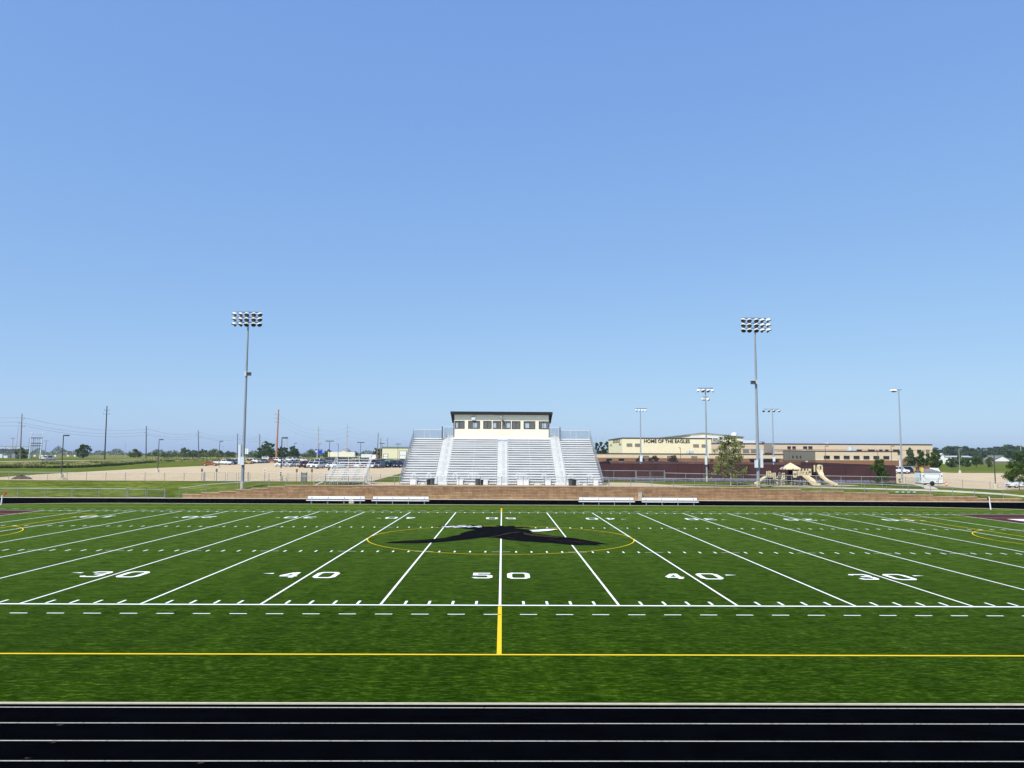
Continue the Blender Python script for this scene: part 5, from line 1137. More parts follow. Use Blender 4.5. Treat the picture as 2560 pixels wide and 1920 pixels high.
def car_meshes(kind):
    L, W, prof, (bx0, bx1, bz), (tx0, tx1, tz) = CT[kind]; hw = W/2
    b = MB(); n = len(prof); S = [(-hw, .93), (-hw+.12, 1.), (hw-.12, 1.), (hw, .93)]; zc = .62; base = len(b.v)
    for y, k in S: b.v += [(x*L*(1 if abs(y) < hw-.05 else .965), y, zc+(z-zc)*(k if z > zc else 1)) for x, z in prof]
    for j in range(3):
        for i in range(n):
            q = (i+1) % n; b.f.append((j*n+i, (j+1)*n+i, (j+1)*n+q, j*n+q)); b.m.append(0); b.uv.append(None)
    b.f.append(tuple(range(n))); b.f.append(tuple(range(4*n-1, 3*n-1, -1))); b.m += [0, 0]; b.uv += [None, None]
    yb, yt = hw-.07, hw-.26
    C = [(bx0*L,-yb,bz-.03),(bx1*L,-yb,bz-.03),(bx1*L,yb,bz-.03),(bx0*L,yb,bz-.03),(tx0*L,-yt,tz),(tx1*L,-yt,tz),(tx1*L,yt,tz),(tx0*L,yt,tz)]
    f0 = len(b.v); b.v += C
    for q in ((4,5,6,7),(0,1,5,4),(1,2,6,5),(2,3,7,6),(3,0,4,7)): b.f.append(tuple(f0+i for i in q)); b.m.append(0); b.uv.append(None)
    if kind == 'pickup':                    # open bed behind the cab
        b.box(-.47*L, -.08*L, -hw+.14, hw-.14, 1.131, 1.142, 1)
    C = [Vector(c) for c in C]
    def pane(m, A, B, Cc, D, s0, s1, t0, t1, off):
        P = [A.lerp(B, s).lerp(D.lerp(Cc, s), t) for s, t in ((s0,t0),(s1,t0),(s1,t1),(s0,t1))]; nn = (P[1]-P[0]).cross(P[3]-P[0]).normalized()*off; m.face([p+nn for p in P])
    sws = (MB(), MB())
    for sw, (a, c, d, e) in zip(sws, ((0,1,5,4),(2,3,7,6))):
        for s0, s1 in (((.06,.48),(.52,.93)) if kind != 'pickup' else ((.1,.46),(.52,.92))): pane(sw, C[a], C[c], C[d], C[e], s0, s1, .12, .88, .012)
    ws_ = MB(); pane(ws_, C[1], C[2], C[6], C[5], .06, .94, .1, .92, .012); rw = MB(); pane(rw, C[3], C[0], C[4], C[7], .08, .92, .15, .88, .012)
    hl = MB(); tl = MB(); lo = MB(); zf = prof[-2][1]
    for s in (-1, 1):
        hl.box(.488*L, .5*L+.012, min(s*hw*.5, s*hw*.88), max(s*hw*.5, s*hw*.88), zf-.08, zf+.06); tl.box(-.5*L-.012, -.48*L, min(s*hw*.6, s*hw*.92), max(s*hw*.6, s*hw*.92), prof[1][1]-.05, prof[1][1]+.14)
    lo.box(.49*L, .5*L+.015, -hw*.45, hw*.45, .48, zf-.02); lo.box(-.47*L, .47*L, -hw+.1, hw-.1, .2, .36); lo.box(-.5*L-.014, -.49*L, -hw*.8, hw*.8, .38, .5)
    return b, sws[0], sws[1], ws_, rw, hl, tl, lo
CM = {}
for k in CT:
    bb = car_meshes(k); CM[k] = (bb[0],)+tuple(x.mesh(nm, m, False) for x, nm, m in zip(bb[1:], ('side_window','side_window','windscreen','rear_window','headlight','tail_light','lower_trim'), (M['car_glass'],)*4+(M['headlight'], M['taillight'], M['plastic'])))
BODY_CACHE = {}
def car(kind, colour, x, y, z, heading, label, group='cars parked on the left lot'):
    t = empty('parked_car' if kind not in ('pickup', 'van') else ('pickup_truck' if kind == 'pickup' else 'parked_van'), (x, y, z), heading, label, 'car' if kind != 'pickup' else 'pickup', group)
    if (kind, colour) not in BODY_CACHE: BODY_CACHE[kind, colour] = CM[kind][0].mesh('car_body', [PAINT[colour], M['plastic']])
    put('body', BODY_CACHE[kind, colour], t)
    for me, nm in zip(CM[kind][1:], ('side_window','side_window','windscreen','rear_window','headlight','tail_light','lower_trim')): put(nm, me, t)
    L, W = CT[kind][:2]
    for fx in (-.30, .31):
        for s in (-1, 1): w_ = put('wheel', TYM, t, (fx*L, s*(W/2-.11), .335)); put('rim', RIMM, w_)
    return t
def gcar(kind, colour, pxc, pyb, heading, label, group='cars parked on the left lot', z=PL):
    x, y, z = GT(pxc, pyb); return car(kind, colour, x, y+.9, T(x, y+.9)+.055, heading, label, group)
# left edge row, noses towards the aisle (to the right)
E0 = R(-4)
gcar('coupe', 'orange', 523, 1165.3, R(2), 'burnt orange car at the left front corner of the lot, seen from its side')
gcar('pickup', 'white', 555, 1163, R(0), 'white crew cab pickup right of the burnt orange car')
gcar('suv', 'darkblue', 572, 1162.2, E0, 'dark blue car behind the nose of the white pickup')
gcar('sedan', 'black', 584, 1161.3, E0, 'black sedan between the white pickup and the left mast')
gcar('suv', 'white', 592, 1160.4, E0, 'white car just left of the left mast')
gcar('sedan', 'grey', 602, 1160, E0, 'grey car half hidden behind the left mast')
gcar('hatch', 'yellow', 612, 1160.3, R(-8), 'yellowish car low beside the left mast boxes')
gcar('sedan', 'maroon', 619, 1159.9, E0, 'maroon car just right of the left mast')
gcar('suv', 'white', 628, 1158.8, E0, 'white topped car right of the maroon car by the mast')
gcar('hatch', 'silver', 637, 1158.6, E0, 'silver hatchback in the row right of the left mast')
gcar('sedan', 'grey', 645, 1158.4, E0, 'dark grey sedan left of the long rust red pickup')
gcar('sedan', 'blue', 656, 1158.2, R(-12), 'blue sedan touching the tail of the rust red pickup')
gcar('pickup', 'orange', 672, 1157.4, R(0), 'long rust red pickup standing sideways near the thick orange pole')
gcar('suv', 'white', 694, 1155.6, R(-30), 'white suv right of the rust red pickup at the orange pole')
gcar('hatch', 'silver', 706, 1155.3, R(-30), 'silver hatchback behind the lamp post by the orange pole')
gcar('pickup', 'white', 718, 1154.2, R(-35), 'white pickup in the second row behind the white and silver front cars')
gcar('suv', 'white', 731, 1153.6, R(-35), 'white suv in the second row left of the tan suv')
gcar('suv', 'tan', 741, 1153.2, R(-35), 'tan suv at the end of the second row')
gcar('sedan', 'white', 757, 1154.2, R(-60), 'lone white sedan in the gap left of the blue sign pole')
gcar('suv', 'white', 666, 1150.5, R(0), 'white van roofed car at the lot edge above the rust red pickup')
# front row facing us
F = R(-100)
for kind, c, px, py, lb in (('sedan', 'white', 700.5, 1167, 'white sedan with dark windows, leftmost of the front row'), ('hatch', 'silver', 724.5, 1167.5, 'silver hatchback, second of the front row'), ('sedan', 'silver', 742, 1167, 'silver sedan low beside the dark red suv'), ('suv', 'maroon', 760.5, 1170, 'dark red suv with chrome front in the front row'), ('van', 'white', 780.5, 1170, 'white van behind the left shoulder of the white suv'), ('suv', 'white', 791, 1172, 'white suv nearest in the front row'), ('suv', 'grey', 810.5, 1169.5, 'grey suv right of the nearest white suv'), ('hatch', 'white', 826, 1170, 'white hatchback left of the small bleacher'), ('suv', 'white', 843, 1172.3, 'white suv behind the left end of the small bleacher'), ('sedan', 'black', 861, 1171.5, 'black sedan behind the small bleacher seats, left'), ('suv', 'red', 878, 1171, 'red suv behind the small bleacher seats'), ('sedan', 'white', 895, 1171, 'white sedan behind the small bleacher seats, middle'), ('hatch', 'orange', 911, 1170.8, 'orange hatchback behind the right end of the small bleacher'), ('sedan', 'white', 930.5, 1170.9, 'white sedan just right of the small bleacher'), ('suv', 'grey', 946, 1170.9, 'dark grey suv right of the white sedan by the bleacher')):
    gcar(kind, c, px, py, F, lb)
for kind, c, px, py, lb in (('hatch', 'maroon', 959, 1168.2, 'dark maroon hatchback, third from the right in the right hand row'), ('sedan', 'darkblue', 970.5, 1167.8, 'dark blue sedan next to the maroon hatchback'), ('suv', 'black', 986.5, 1164.7, 'black suv near the left edge of the grandstand'), ('suv', 'darkblue', 1000.5, 1161, 'dark suv touching the left rail of the grandstand')):
    gcar(kind, c, px, py, R(-108), lb)
# crowded rows behind
kinds = ['sedan', 'suv', 'hatch', 'suv', 'sedan', 'pickup', 'van']; cols = ['black', 'grey', 'darkblue', 'silver', 'white', 'black', 'maroon', 'blue', 'grey', 'white', 'darkblue', 'silver', 'red', 'teal']
ordn = ['first', 'second', 'third', 'fourth', 'fifth', 'sixth', 'seventh', 'eighth', 'ninth', 'tenth', 'eleventh', 'twelfth', 'thirteenth', 'fourteenth', 'fifteenth']
rr2 = random.Random(3); CN = dict(darkblue='dark blue')
KN = dict(suv='suv', sedan='sedan', hatch='hatchback', pickup='pickup', van='van')
for ri, (Y, px0, px1, n, rn) in enumerate(((187, 786, 1004, 14, 'second row'), (205, 784, 1006, 15, 'third row'), (224, 783, 1003, 15, 'fourth row'), (245, 786, 1000, 15, 'fifth row'), (268, 789, 960, 12, 'rearmost row'))):
    for k in range(n):
        px = px0+(px1-px0)*k/(n-1)+rr2.uniform(-2, 2); x = V(px, 1150, Y)[0]; kd = rr2.choice(kinds); c = rr2.choice(cols)
        yy = Y+rr2.uniform(-1, 1); z = T(x, yy)+.025
        car(kd, c, x, yy, z+.03, R(-102+rr2.uniform(-3, 3)) if ri % 2 == 0 else R(78), CN.get(c, c)+' '+KN[kd]+', '+ordn[k]+' from the left in the '+rn+' of the crowded lot')
y = 203.; x = V(122, 1150, y)[0]; car('sedan', 'silver', x, y, T(x, y)+.08, R(78), 'silver sedan driving away on the road at the far left', 'moving car')['category'] = 'car'
# right side
gcar('suv', 'white', 2253, 1185, R(8), 'white suv parked right of the maroon windscreen', 'cars on the right lot')
gcar('suv', 'darkblue', 2272, 1184.6, R(20), 'dark blue car between the white suv and the pale blue one', 'cars on the right lot')
gcar('van', 'silver', 2285, 1184.3, R(-70), 'pale silver van half hidden by the food trailer', 'cars on the right lot')
_p = GT(2564, 1221); car('coupe', 'white', _p[0], _p[1]+.9, T(_p[0], _p[1]+.9)+.05, R(180), 'white coupe cut by the right edge behind the small tree', 'cars on the right lot')
# ================================================================== playground
M['play_cream'] = mat('cream_plastic', (.68,.58,.37), .4, 0, .05, 1, .4); M['play_brown'] = mat('dark_brown_metal', (.03,.017,.018), .5, 0, .15); M['rock'] = mat('climber_rock', (.46,.42,.31), .85, 0, .3, 6, .2, bump=.3)
YPL = 80.2; xp, _ = V(1977, 1215, YPL); zp = T(xp, YPL)
pg = empty('playground', (xp, YPL, zp), 0, 'cream and dark brown playground set with pyramid roof and two slides', 'playground')
def Q(px, py, dy=0.): x, z = V(px, py, YPL+dy); return Vector((x-xp, dy, z-zp))
def zoo(cx, cy, dy=0.): return Q(1900+cx/10.533, 1130+cy/10.533, dy)
a = zoo(800, 278, .9); e0, e1 = zoo(578, 432, .9), zoo(1030, 432, .9); h = (e1.x-e0.x)/2; c = (e0.x+e1.x)/2
b = MB(); K = [(c-h, .9-h*.75), (c+h, .9-h*.75), (c+h, .9+h*.75), (c-h, .9+h*.75)]; ze = e0.z-.02
for i in range(4): p, q = K[i], K[(i+1) % 4]; b.face([(*p, ze), (*q, ze), (c, .9, a.z)]); b.face([(*p, ze-.14), (*q, ze-.14), (*q, ze), (*p, ze)])
b.face([(*K[3], ze-.14), (*K[2], ze-.14), (*K[1], ze-.14), (*K[0], ze-.14)]); b.build('roof', M['play_cream'], pg)
pm = MB(); pm.tube((0,0,-.2), (0,0,1), .055, n=8); PM = pm.mesh('post', M['play_brown'])
def post(cx, cy, dy):
    p = zoo(cx, cy, dy); o_ = put('post', PM, pg, (p.x, p.y, 0)); o_.scale = (1, 1, p.z); return o_
for cx, cy, dy in ((172, 520, 0), (215, 500, 0), (298, 505, .1), (345, 540, 0), (420, 520, .9), (470, 515, .0), (505, 560, .9), (560, 520, 0), (665, 435, -.3), (745, 435, 1.6), (868, 435, -.3), (1005, 435, 1.6), (975, 480, -.2), (1025, 445, 0), (1082, 440, 0), (1258, 435, 0), (1262, 435, 1.2), (1352, 435, 0), (1100, 440, 1.3), (1470, 340, .4), (1405, 345, .4), (1640, 345, .4), (1600, 345, 1.4)): post(cx, cy, dy)
def panel(cx0, cx1, cy0, cy1, dy=-.08, m='play_cream', deco=None):
    p, q = zoo(cx0, cy1, dy), zoo(cx1, cy0, dy); b = MB(); b.box(p.x, q.x, dy-.03, dy+.03, p.z, q.z); o_ = b.build('panel', M[m], pg)
    if deco:
        d_ = MB(); cx, cz = (p.x+q.x)/2, (p.z+q.z)/2; r = min(q.x-p.x, q.z-p.z)*.34
        if deco == 'sun':
            for k in range(8): t = k*math.pi/4; d_.bar((cx+r*.45*math.cos(t), dy-.045, cz+r*.45*math.sin(t)), (cx+r*1.25*math.cos(t), dy-.045, cz+r*1.25*math.sin(t)), .02, .05)
            d_.lathe([(0, .0), (r*.3, .0)], (cx, dy-.045, cz), 10, M=Matrix.Rotation(R(90), 3, 'X'))
        else:
            for k in range(4): d_.box(p.x+.07, q.x-.07-.06*(k % 2), dy-.045, dy-.032, p.z+.12+(q.z-p.z-.24)*k/3-.02, p.z+.12+(q.z-p.z-.24)*k/3+.02)
            d_.box(cx-.02, cx+.02, dy-.060, dy-.046, p.z+.12, q.z-.12)
        d_.build('cutout', M['trim'], o_)
panel(220, 285, 500, 672, deco='maze'); panel(305, 328, 545, 670); panel(350, 415, 548, 715, deco='maze'); panel(168, 196, 505, 640, -.1)
panel(485, 538, 538, 650, deco='maze'); panel(576, 655, 550, 640, deco='sun'); panel(872, 965, 500, 672, -.4, deco='sun'); panel(984, 1020, 490, 640, -.2); panel(1032, 1066, 440, 618); panel(1272, 1346, 440, 620, deco='sun'); panel(680, 712, 700, 800, .4)
panel(680, 860, 660, 800, .5, 'play_brown'); panel(760, 850, 470, 640, 1.6, 'play_brown'); panel(1370, 1470, 470, 660, .5, 'play_brown'); panel(430, 470, 560, 640, .9, 'play_brown')
b = MB()                                    # decks
for cx0, cx1, cy, y0, y1 in ((170, 350, 690, 0, 1), (350, 660, 730, 0, 1), (660, 1000, 680, -.3, 1.6), (1000, 1355, 640, 0, 1.3), (1405, 1640, 550, .3, 1.5)):
    p, q = zoo(cx0, cy, 0), zoo(cx1, cy, 0); b.box(p.x, q.x, y0, y1, p.z-.1, p.z)
b.build('deck', M['play_brown'], pg)
rr3 = random.Random(5)
for cx0, cx1, cy0, cy1 in ((440, 515, 660, 870), (560, 662, 650, 892), (512, 560, 730, 880)):
    p, q = zoo(cx0, cy1), zoo(cx1, cy0); b = MB()
    for k in range(26):
        x, z = rr3.uniform(p.x, q.x), rr3.uniform(0., q.z); r = rr3.uniform(.10, .19); b.lathe([(0,-r),(r*.8,-r*.5),(r,0),(r*.75,r*.6),(0,r)], (x, -.12+rr3.uniform(-.12,.08), max(z, .05)), 7)
    b.build('climbing_rock', M['rock'], pg, True)
def slide(name, pts, w_, lip=.22, dy0=0.):     # trough swept along a list of points (top to bottom)
    b = MB(); P = [Vector(p) for p in pts]; SEC_ = [(-w_/2-.04, lip), (-w_/2, lip), (-w_/2+.05, .03), (0, 0), (w_/2-.05, .03), (w_/2, lip), (w_/2+.04, lip), (w_/2+.02, -.05), (-w_/2-.02, -.05)]
    rows = []
    for i, p in enumerate(P):
        d = (P[min(i+1, len(P)-1)]-P[max(i-1, 0)]); d.z = 0; d.normalize(); sd_ = Vector((d.y, -d.x, 0))
        rows.append([p+sd_*s+Vector((0, 0, k)) for s, k in SEC_])
    n = len(SEC_)
    for r0, r1 in zip(rows, rows[1:]):
        for i in range(n): j = (i+1) % n; b.face([r0[i], r0[j], r1[j], r1[i]])
    b.face(rows[0][::-1]); b.face(rows[-1]); return b.build(name, M['play_cream'], pg, True)
def spline(L, n=6):
    o_ = []; P = [Vector(p) for p in L]; P = [P[0]*2-P[1]]+P+[P[-1]*2-P[-2]]
    for i in range(1, len(P)-2):
        for k in range(n):
            t = k/n; p0, p1, p2, p3 = P[i-1:i+3]; o_.append(.5*((2*p1)+(p2-p0)*t+(2*p0-5*p1+4*p2-p3)*t*t+(3*p1-p0-3*p2+p3)*t**3))
    return o_+[P[-2]]
for off in (0, .62):
    L = [zoo(1130+off*90, 600, -.1), zoo(1190+off*100, 660, -.5), zoo(1290+off*100, 735, -1.0), zoo(1350+off*100, 800, -1.5), zoo(1430+off*100, 862, -2.0), zoo(1500+off*100, 872, -2.4)]
    slide('slide', spline(L), .62)
b = MB(); p, q = zoo(1090, 590, -.1), zoo(1252, 440, -.1); xm = (p.x+q.x)/2       # double arched hood over the two slides
for x0, x1 in ((p.x, xm-.02), (xm+.02, q.x)):
    n = 8; r0 = (x1-x0)/2; cx = (x0+x1)/2; zt = q.z
    b.box(x0, x0+.12, -.25, .05, p.z, zt-.3); b.box(x1-.12, x1, -.25, .05, p.z, zt-.3)
    for k in range(n):
        t0, t1 = math.pi*k/n, math.pi*(k+1)/n; ri = r0-.12
        A_, B_2 = (cx+ri*math.cos(t0), zt-.3-.2+ri*math.sin(t0)), (cx+ri*math.cos(t1), zt-.3-.2+ri*math.sin(t1))
        for y, fl in ((-.251, 1), (.051, 0)):
            q_ = [(A_[0], y, A_[1]), (A_[0], y, zt), (B_2[0], y, zt), (B_2[0], y, B_2[1])]; b.face(q_ if fl else q_[::-1])
    b.face([(x0, -.252, zt), (x1, -.252, zt), (x1, .052, zt), (x0, .052, zt)])
b.build('slide_hood', M['play_cream'], pg)
L = [zoo(1552, 470, -.05), zoo(1590, 560, -.4), zoo(1645, 665, -.8), zoo(1740, 745, -1.2), zoo(1850, 815, -1.6), zoo(1940, 850, -2.), zoo(2030, 880, -2.3)]
slide('slide', spline(L), .7, .26)
b = MB(); p = zoo(1580, 540, 0); cx = zoo(1580, 540).x; r = zoo(1632, 400).x-cx; zt = zoo(1580, 335).z; zb = zoo(1580, 535).z; n = 10    # tall hood with an oval opening
O = [(cx-r, zb), (cx-r, zt-r*.9)]+[(cx-r*math.cos(math.pi*k/n), zt-r*.9+r*.9*math.sin(math.pi*k/n)) for k in range(1, n)]+[(cx+r, zt-r*.9), (cx+r, zb)]
I = [(cx-r*.42, zb), (cx-r*.42, zt-r*.95)]+[(cx-r*.42*math.cos(math.pi*k/n), zt-r*.95+r*.5*math.sin(math.pi*k/n)) for k in range(1, n)]+[(cx+r*.42, zt-r*.95), (cx+r*.42, zb)]
for i in range(len(O)-1):
    b.face([(O[i][0], -.3, O[i][1]), (I[i][0], -.3, I[i][1]), (I[i+1][0], -.3, I[i+1][1]), (O[i+1][0], -.3, O[i+1][1])][::-1]); b.face([(O[i][0], -.3, O[i][1]), (O[i+1][0], -.3, O[i+1][1]), (O[i+1][0], .4, O[i+1][1]), (O[i][0], .4, O[i][1])]); b.face([(I[i][0], -.3, I[i][1]), (I[i][0], .1, I[i][1]), (I[i+1][0], .1, I[i+1][1]), (I[i+1][0], -.3, I[i+1][1])])
b.build('slide_hood', M['play_cream'], pg); panel(1418, 1450, 345, 525, .3)
slide('slide', spline([zoo(205, 650, -.1), zoo(140, 672, -.5), zoo(80, 705, -.8), zoo(20, 745, -1.0), zoo(-60, 810, -1.3), zoo(-120, 830, -1.4)]), .55, .14)
b = MB()                                    # rails and ladder rungs
for k in range(7): p = zoo(880+14*k, 700, -.2); b.tube((p.x, -.2, 0), (p.x, -.2, p.z), .02, n=5)
for cx in (1160, 1215, 1275, 1300, 1655): p = zoo(cx, 640, .6); b.tube((p.x, .6, 0), (p.x, .6, p.z), .04, n=6)
p, q = zoo(1950, 860, -2.), zoo(1930, 930, -2.); b.tube((p.x, -2., p.z), (p.x-.1, -2., 0), .03)
b.build('railing', M['play_brown'], pg)
x, z = V(1995, 1218, 77.6); tb = empty('picnic_table', (x, 77.6, T(x, 77.6)), 0, 'small pale round picnic table in front of the playground', 'table')
b = MB(); b.lathe([(0, .70), (.62, .70), (.62, .75), (0, .755)], n=16); b.build('tabletop', M['concrete'], tb); b = MB(); b.lathe([(.22, 0), (.08, .08), (.07, .70)], n=10); b.build('pedestal', M['concrete'], tb)
for k in range(4):
    t = math.pi/4+k*math.pi/2; b = MB(); cx, cy = .95*math.cos(t), .95*math.sin(t); b.lathe([(0, .42), (.2, .42), (.2, .46), (0, .465)], (cx, cy, 0), 10); b.tube((cx, cy, 0), (cx, cy, .42), .04); b.build('stool', M['concrete'], tb)
b = MB(); pts = [(xp-5.5+14*k/20, 79.2+0.0*k) for k in range(21)]
pc = MB(); ring_ = [(xp+1.5+8.0*math.cos(2*math.pi*k/28), YPL-.2+3.2*math.sin(2*math.pi*k/28)) for k in range(28)]
pc.face([(x, y, T(x, y)+.05) for x, y in ring_]); tag(pc.build('mulch_bed', mat('wood_chips', (.42,.34,.23), .95, 0, .25, 3, .1)), kind='structure')
x, y, z = GT(1858, 1212); sw = empty('seesaw_beam', (x, y+.6, T(x, y+.6)), R(12), 'pale curved play beam lying low left of the playground', 'play beam')
b = MB(); P = [(-1.2+2.4*k/8, 0, .25+.35*((k-3)/5)**2) for k in range(9)]; b.path(P, .09, 8); b.build('beam', M['play_cream'], sw); b = MB(); b.tube((0, 0, 0), (0, 0, .3), .07); b.build('leg', M['play_brown'], sw)
# ================================================================== food trailer and neighbours
YT = 84.4; xa, xb = V(2304.5, 1200, YT)[0], V(2357, 1200, YT)[0]; ft = empty('food_trailer', ((xa+xb)/2, YT, T((xa+xb)/2, YT)+.05), 0, 'white food trailer with grey roof, closed hatch and a brown and yellow roof box', 'trailer')
w_ = (xb-xa)/2; zt = V(2330, 1179, YT)[1]-PL; zr_ = V(2330, 1170.3, YT)[1]-PL
M['trailer_white'] = mat('white_trailer_skin', (.85,.86,.86), .35, 0, .03, 1, .4)
b = MB(); b.box(-w_, w_, 0, 2.0, .38, zt); b.build('body', M['trailer_white'], ft)
b = MB(); b.face([(-w_-.05, -.06, zt+.003), (w_*.9, -.06, zt+.003), (w_*.55, .9, zr_), (-w_-.05, .9, zr_)]); b.face([(-w_-.05, .9, zr_), (w_*.55, .9, zr_), (w_*.9, 2.06, zt+.003), (-w_-.05, 2.06, zt+.003)]); b.face([(w_*.9, -.06, zt+.003), (w_*.9, 2.06, zt+.003), (w_*.55, .9, zr_)]); b.face([(-w_-.05, -.06, zt+.003), (-w_-.05, .9, zr_), (-w_-.05, 2.06, zt+.003)]); b.build('roof', M['shingle'], ft)
b = MB(); b.prism([(w_*.35, zr_-.1), (w_*.42, zr_+.14), (w_*.80, zr_+.14), (w_*1.02, zt+.02), (w_*.92, zt+.02)], .5, 1.7); b.build('air_scoop', M['trailer_white'], ft)
b = MB(); hx0, hx1, hz0, hz1 = -w_*.72, w_*.74, .95, zt-.2; t = .035
for q in ((hx0, hx1, hz1-t, hz1), (hx0, hx0+t, hz0, hz1-t), (hx1-t, hx1, hz0, hz1-t)): b.box(q[0], q[1], -.035, -.002, q[2], q[3])
b.build('hatch_frame', M['dark_metal'], ft); b = MB(); b.box(hx0+.05, hx1-.05, -.02, -.002, hz0, hz1-.05); b.build('hatch', M['trailer_white'], ft)
for x, z in ((-w_*.86, zt-.45), (w_*.9, zt-.5)): b = MB(); b.box(x-.05, x+.05, -.08, -.002, z-.1, z+.1); b.build('marker_lamp', M['dark_metal'], ft)
for x in (-w_*.78, w_*.42): b = MB(); b.path([(x-.12, -.04, .72), (x-.05, -.06, .66), (x+.12, -.06, .66), (x+.16, -.04, .74)], .018, 5); b.build('handle', M['dark_metal'], ft)
wh = MB(); wh.lathe([(0, -.09), (.27, -.09), (.29, 0), (.27, .09), (0, .09)], n=16, M=Matrix.Rotation(R(90), 3, 'X')); me = wh.mesh('wheel', M['tyre'], True); hb = MB(); hb.lathe([(0, -.13), (.17, -.13), (.19, -.11)], n=12, M=Matrix.Rotation(R(90), 3, 'X')); hm = hb.mesh('rim', M['trailer_white'])
for y in (-.02, 1.95): o_ = put('wheel', me, ft, (-.05, y, .32)); put('rim', hm, o_)
b = MB(); b.lathe([(.31, -.02), (.35, -.02), (.35, .1), (.31, .1)], (-.05, -.0, .34), 16, M=Matrix.Rotation(R(90), 3, 'X')); b.bar((w_, 1, .35), (w_+.9, 1, .35), .08, .08); b.box(-w_, w_, .05, 1.95, .26, .379); b.build('chassis', M['dark_metal'], ft)
M['cooler'] = mat('pale_blue_white', (.66,.74,.78), .4); M['brown_hood'] = mat('brown_hood', (.16,.065,.02), .7); M['yellow_hood'] = mat('yellow_hood', (.74,.5,.14), .7)
zt2 = V(2294, 1166, YT+1)[1]-PL
b = MB(); b.box(-w_-.012, -w_-.003, .02, 1.98, .4, zt-.02); ew = b.build('end_wall', M['cooler'], ft)
b = MB(); b.box(-w_-.03, -w_-.013, .5, 1.5, .75, zt-.22); b.build('door_panel', M['box_white'], ew)
b = MB(); b.box(-w_-.06, -w_-.013, .28, .36, .8, zt-.3); b.box(-w_-.06, -w_-.013, .24, .42, zt-.42, zt-.3); b.build('door_handle', M['dark_metal'], ew)
b = MB(); b.box(-w_-.04, -w_+.3, .42, 1.5, zt+.003, zt2); b.build('roof_box', M['brown_hood'], ft)
b = MB(); b.box(-w_-.05, -w_+.31, -.08, .418, zt+.004, zt2-.03); b.build('roof_box_side', M['yellow_hood'], ft)
b = MB(); b.box(-w_-.05, -w_+.31, 1.502, 2.05, zt+.004, zt2-.03); b.build('roof_box_side', M['yellow_hood'], ft)
x, y, z = GT(2366.5, 1215.5); cn = empty('traffic_cone', (x, max(y, 83.5), T(x, max(y, 83.5))+.05), 0, 'orange traffic cone right of the food trailer', 'traffic cone')
M['cone'] = mat('cone_orange', (.6,.09,.02), .6); b = MB(); b.box(-.2, .2, -.2, .2, 0, .04); b.build('base', M['cone'], cn); b = MB(); b.lathe([(.15, .041), (.04, .72), (0, .73)], n=12); c_ = b.build('cone', M['cone'], cn); b = MB(); b.lathe([(.125, .25), (.09, .42)], n=12); b.build('white_band', M['white_wall'], c_)
x, z = V(2252, 1176, 150); st = empty('white_marker', (x, 150, PL), 0, 'narrow white board standing before the brick wall by the rightmost mast', 'board'); b = MB(); b.box(-.25, .25, 0, .06, .3, 3.2); b.build('panel', M['white_wall'], st); b = MB(); b.box(-.05, .05, .061, .12, 0, 2.6); b.build('post', M['galv'], st)
st.location = (V(2250, 1160, 205)[0], 205, PL)
# ================================================================== track side markers
def stake(px, pyb, pxt, pyt, label, flag):
    x, y = G(px, pyb); xt, zt = V(pxt, pyt, y); t = empty('marker_pole', (x, y, 0), 0, label, 'marker pole')
    b = MB(); b.tube((0, 0, .05), (xt-x, 0, zt), .07, .06, 10); b.build('pole', M['bench'], t); b = MB(); b.lathe([(0, 0), (.14, 0), (.12, .06), (0, .07)], n=12); b.build('foot', M['dark_metal'], t)
    return t, xt-x, zt
t, dx, zt = stake(2.5, 1264, 6, 1238.5, 'white leaning pole with an orange flag at the left edge of the turf', 1)
M['flag'] = mat('orange_flag', (.5,.13,.03), .7); b = MB()
fl = [(dx, zt), (dx+.14, zt+.36), (dx+.52, zt+.36), (dx+.4, zt+.1), (dx+.16, zt-.06)]; b.prism(fl, -.01, .01); f_o = b.build('flag', M['flag'], t); b = MB()
for x0, x1, z0, z1 in ((.2, .42, .27, .31), (.38, .42, .15, .268), (.24, .38, .2, .23), (.2, .378, .12, .149), (.1, .16, .02, .06), (.2, .26, .03, .07)): b.box(dx+x0, dx+x1, -.02, -.012, zt+z0, zt+z1)
b.build('flag_mark', M['letter'], f_o)
t, dx, zt = stake(2477, 1275.5, 2472.5, 1241.5, 'white leaning pole with a dark red flag at the right end of the turf', 1)
b = MB(); b.prism([(dx-.02, zt-.05), (dx-.2, zt-.1), (dx-.22, zt-.22), (dx-.12, zt-.4), (dx+.03, zt-.42)], -.02, .02); b.build('flag', mat('dark_red_flag', (.10,.012,.012), .7), t)
x0, x1 = V(2240, 1238, 72.2)[0], V(2297, 1238, 72.2)[0]; x = (x0+x1)/2; hs = empty('striped_pole', (x, 72.25, wall_edge(x)+.28), 0, 'white and green striped pole lying along the top of the right wall steps', 'pole')
b = MB(); b2 = MB(); n = 8; L_ = (x1-x0)
for k in range(n): (b if k % 2 == 0 else b2).tube((-L_/2+L_*k/n, 0, 0), (-L_/2+L_*(k+1)/n-.004, 0, 0), .06, n=8)
b.build('white_section', M['bench'], hs); b2.build('green_section', mat('green_paint', (.05,.25,.12), .6), hs)
